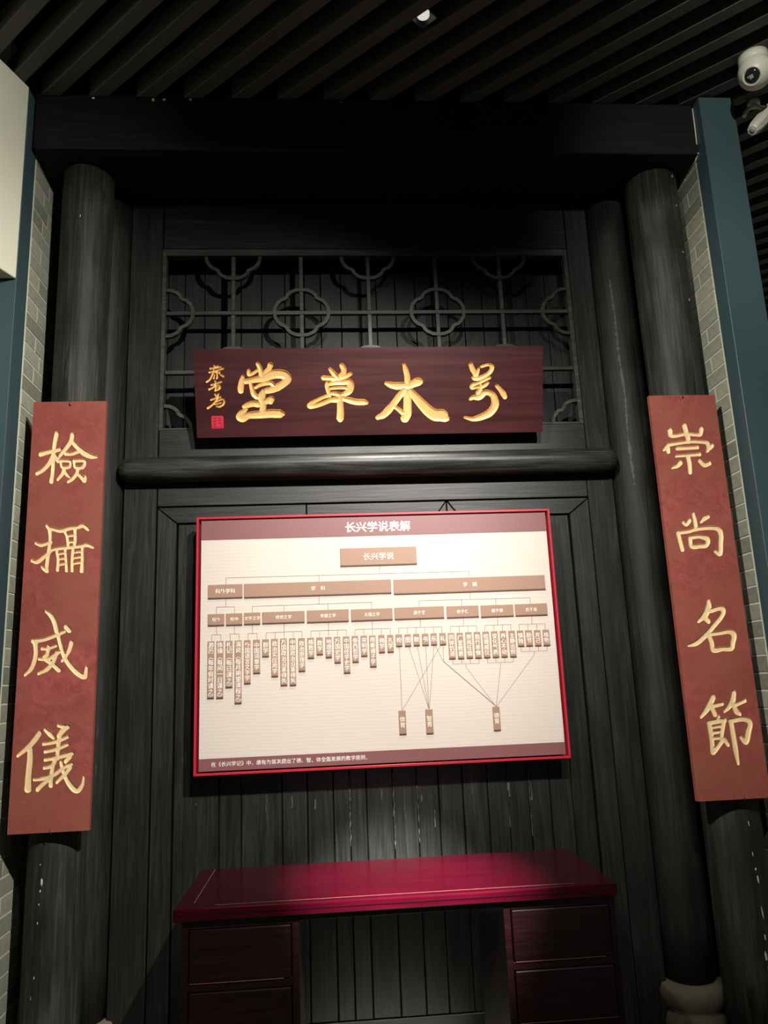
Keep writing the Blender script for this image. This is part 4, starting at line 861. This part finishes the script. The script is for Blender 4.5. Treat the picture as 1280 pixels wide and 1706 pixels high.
# ------------------------------------------------------------------ ceiling fittings
def downlight(x, y, label, rot=45, lit=True):
    r = root('downlight', (x, y, 4.17), label=label, cat='light')
    mb = MB(); s = 0.043; t = 0.004
    for a, b in (((-s, -s), (s, -s + t)), ((-s, s - t), (s, s)), ((-s, -s + t), (-s + t, s - t)), ((s - t, -s + t), (s, s - t))):
        mb.box((a[0], a[1], 4.172), (b[0], b[1], 4.29))
    mb.box((-s + t, -s + t, 4.27), (s - t, s - t, 4.29))
    for v in mb.bm.verts:
        c_, s_ = math.cos(math.radians(rot)), math.sin(math.radians(rot)); X, Y = v.co.x, v.co.y
        v.co.x = x + X * c_ - Y * s_; v.co.y = y + X * s_ + Y * c_
    mb.build('housing', M_fix, r)
    MB().lathe([(0.0, 4.178), (0.020, 4.179), (0.026, 4.184), (0.027, 4.23), (0.0, 4.23)], 24, (x, y, 0)).build('lamp_disc', M_lamp, r)
downlight(DL[0], DL[1], 'square recessed downlight with a pale round lamp between the ceiling slats')
def track_spot(x, y, label):
    r = root('spotlight', (x, y, 4.17), label=label, cat='light')
    MB().lathe([(0.03, 4.13), (0.035, 4.13), (0.035, 4.25), (0.0, 4.25)], 20, (x, y, 0)).build('housing', M_fix, r)
for p_, w_ in zip(FRONT, ('left', 'middle', 'right')): track_spot(*p_, 'black ceiling spotlight above the viewer, the %s one of three' % w_)

dc = root('dome_camera', (1.957, 2.80, 4.17), label='cream dome security camera with a dark round lens at the upper right', cat='security camera')
c0 = Vector((1.957, 2.80, 4.088)); ax = Vector((-0.62, -0.42, -0.72)).normalized()
MB().lathe([(0.060, 4.128), (0.064, 4.140), (0.064, 4.168), (0.0, 4.169)], 32, (c0.x, c0.y, 0)).build('base', M_cam, dc)
MB().lathe([(0.0, -0.060), (0.040, -0.055), (0.066, -0.03), (0.075, 0.0), (0.070, 0.022), (0.058, 0.045), (0.040, 0.060), (0.036, 0.062), (0.034, 0.056)], 40, c0, axis=ax).build('shell', M_cam, dc)
c1 = c0 + ax * 0.052
MB().lathe([(0.034, 0.0), (0.030, 0.008), (0.018, 0.013), (0.0, 0.015)], 28, c1, axis=ax).build('lens_window', M_glass, dc, label='dark round lens window')
q = ax.to_track_quat('Z', 'Y').to_matrix().to_4x4()
ls = MB(); t = bmesh.new(); bmesh.ops.create_cube(t, size=0.016)
for v in t.verts: v.co.z *= 0.1
ls.merge(t, Matrix.Translation(c1 + ax * 0.0155) @ q)
t = bmesh.new(); bmesh.ops.create_cube(t, size=0.007)
for v in t.verts: v.co.z *= 0.1
ls.merge(t, Matrix.Translation(c1 + ax * 0.0135 + q.to_3x3() @ Vector((-0.013, 0.004, 0))) @ q)
ls.build('lens', M_sens, dc)

bc = root('bullet_camera', (2.13, 3.12, 4.17), label='small cream bullet security camera on a curved bracket below the dome camera', cat='security camera')
f0 = Vector((2.000, 2.95, 3.91)); f1 = Vector((2.160, 3.00, 4.08)); d = (f1 - f0).normalized()
L_ = (f1 - f0).length
MB().lathe([(0.0, 0.0), (0.022, 0.001), (0.026, 0.006), (0.031, 0.03), (0.034, 0.10), (0.034, L_ - .01), (0.026, L_), (0.0, L_)], 8, f0, axis=d, smooth=False).build('housing', M_cam, bc)
MB().lathe([(0.0, -0.001), (0.014, -0.0008), (0.014, 0.002), (0.0, 0.002)], 16, f0, axis=d).build('lens_cover', M_sens, bc)
MB().tube([(2.040, 3.05, 4.070), (2.050, 3.052, 4.095), (2.075, 3.06, 4.122), (2.105, 3.06, 4.135), (2.130, 3.05, 4.120), (2.140, 3.02, 4.080)], 0.010, 8).build('bracket', M_cam, bc)
MB().lathe([(0.03, 4.150), (0.03, 4.169), (0.0, 4.169)], 20, (2.11, 3.07, 0)).build('mount', M_cam, bc)
MB().tube([(2.11, 3.07, 4.155), (2.11, 3.065, 4.13)], 0.010, 8).build('stem', M_cam, bc)
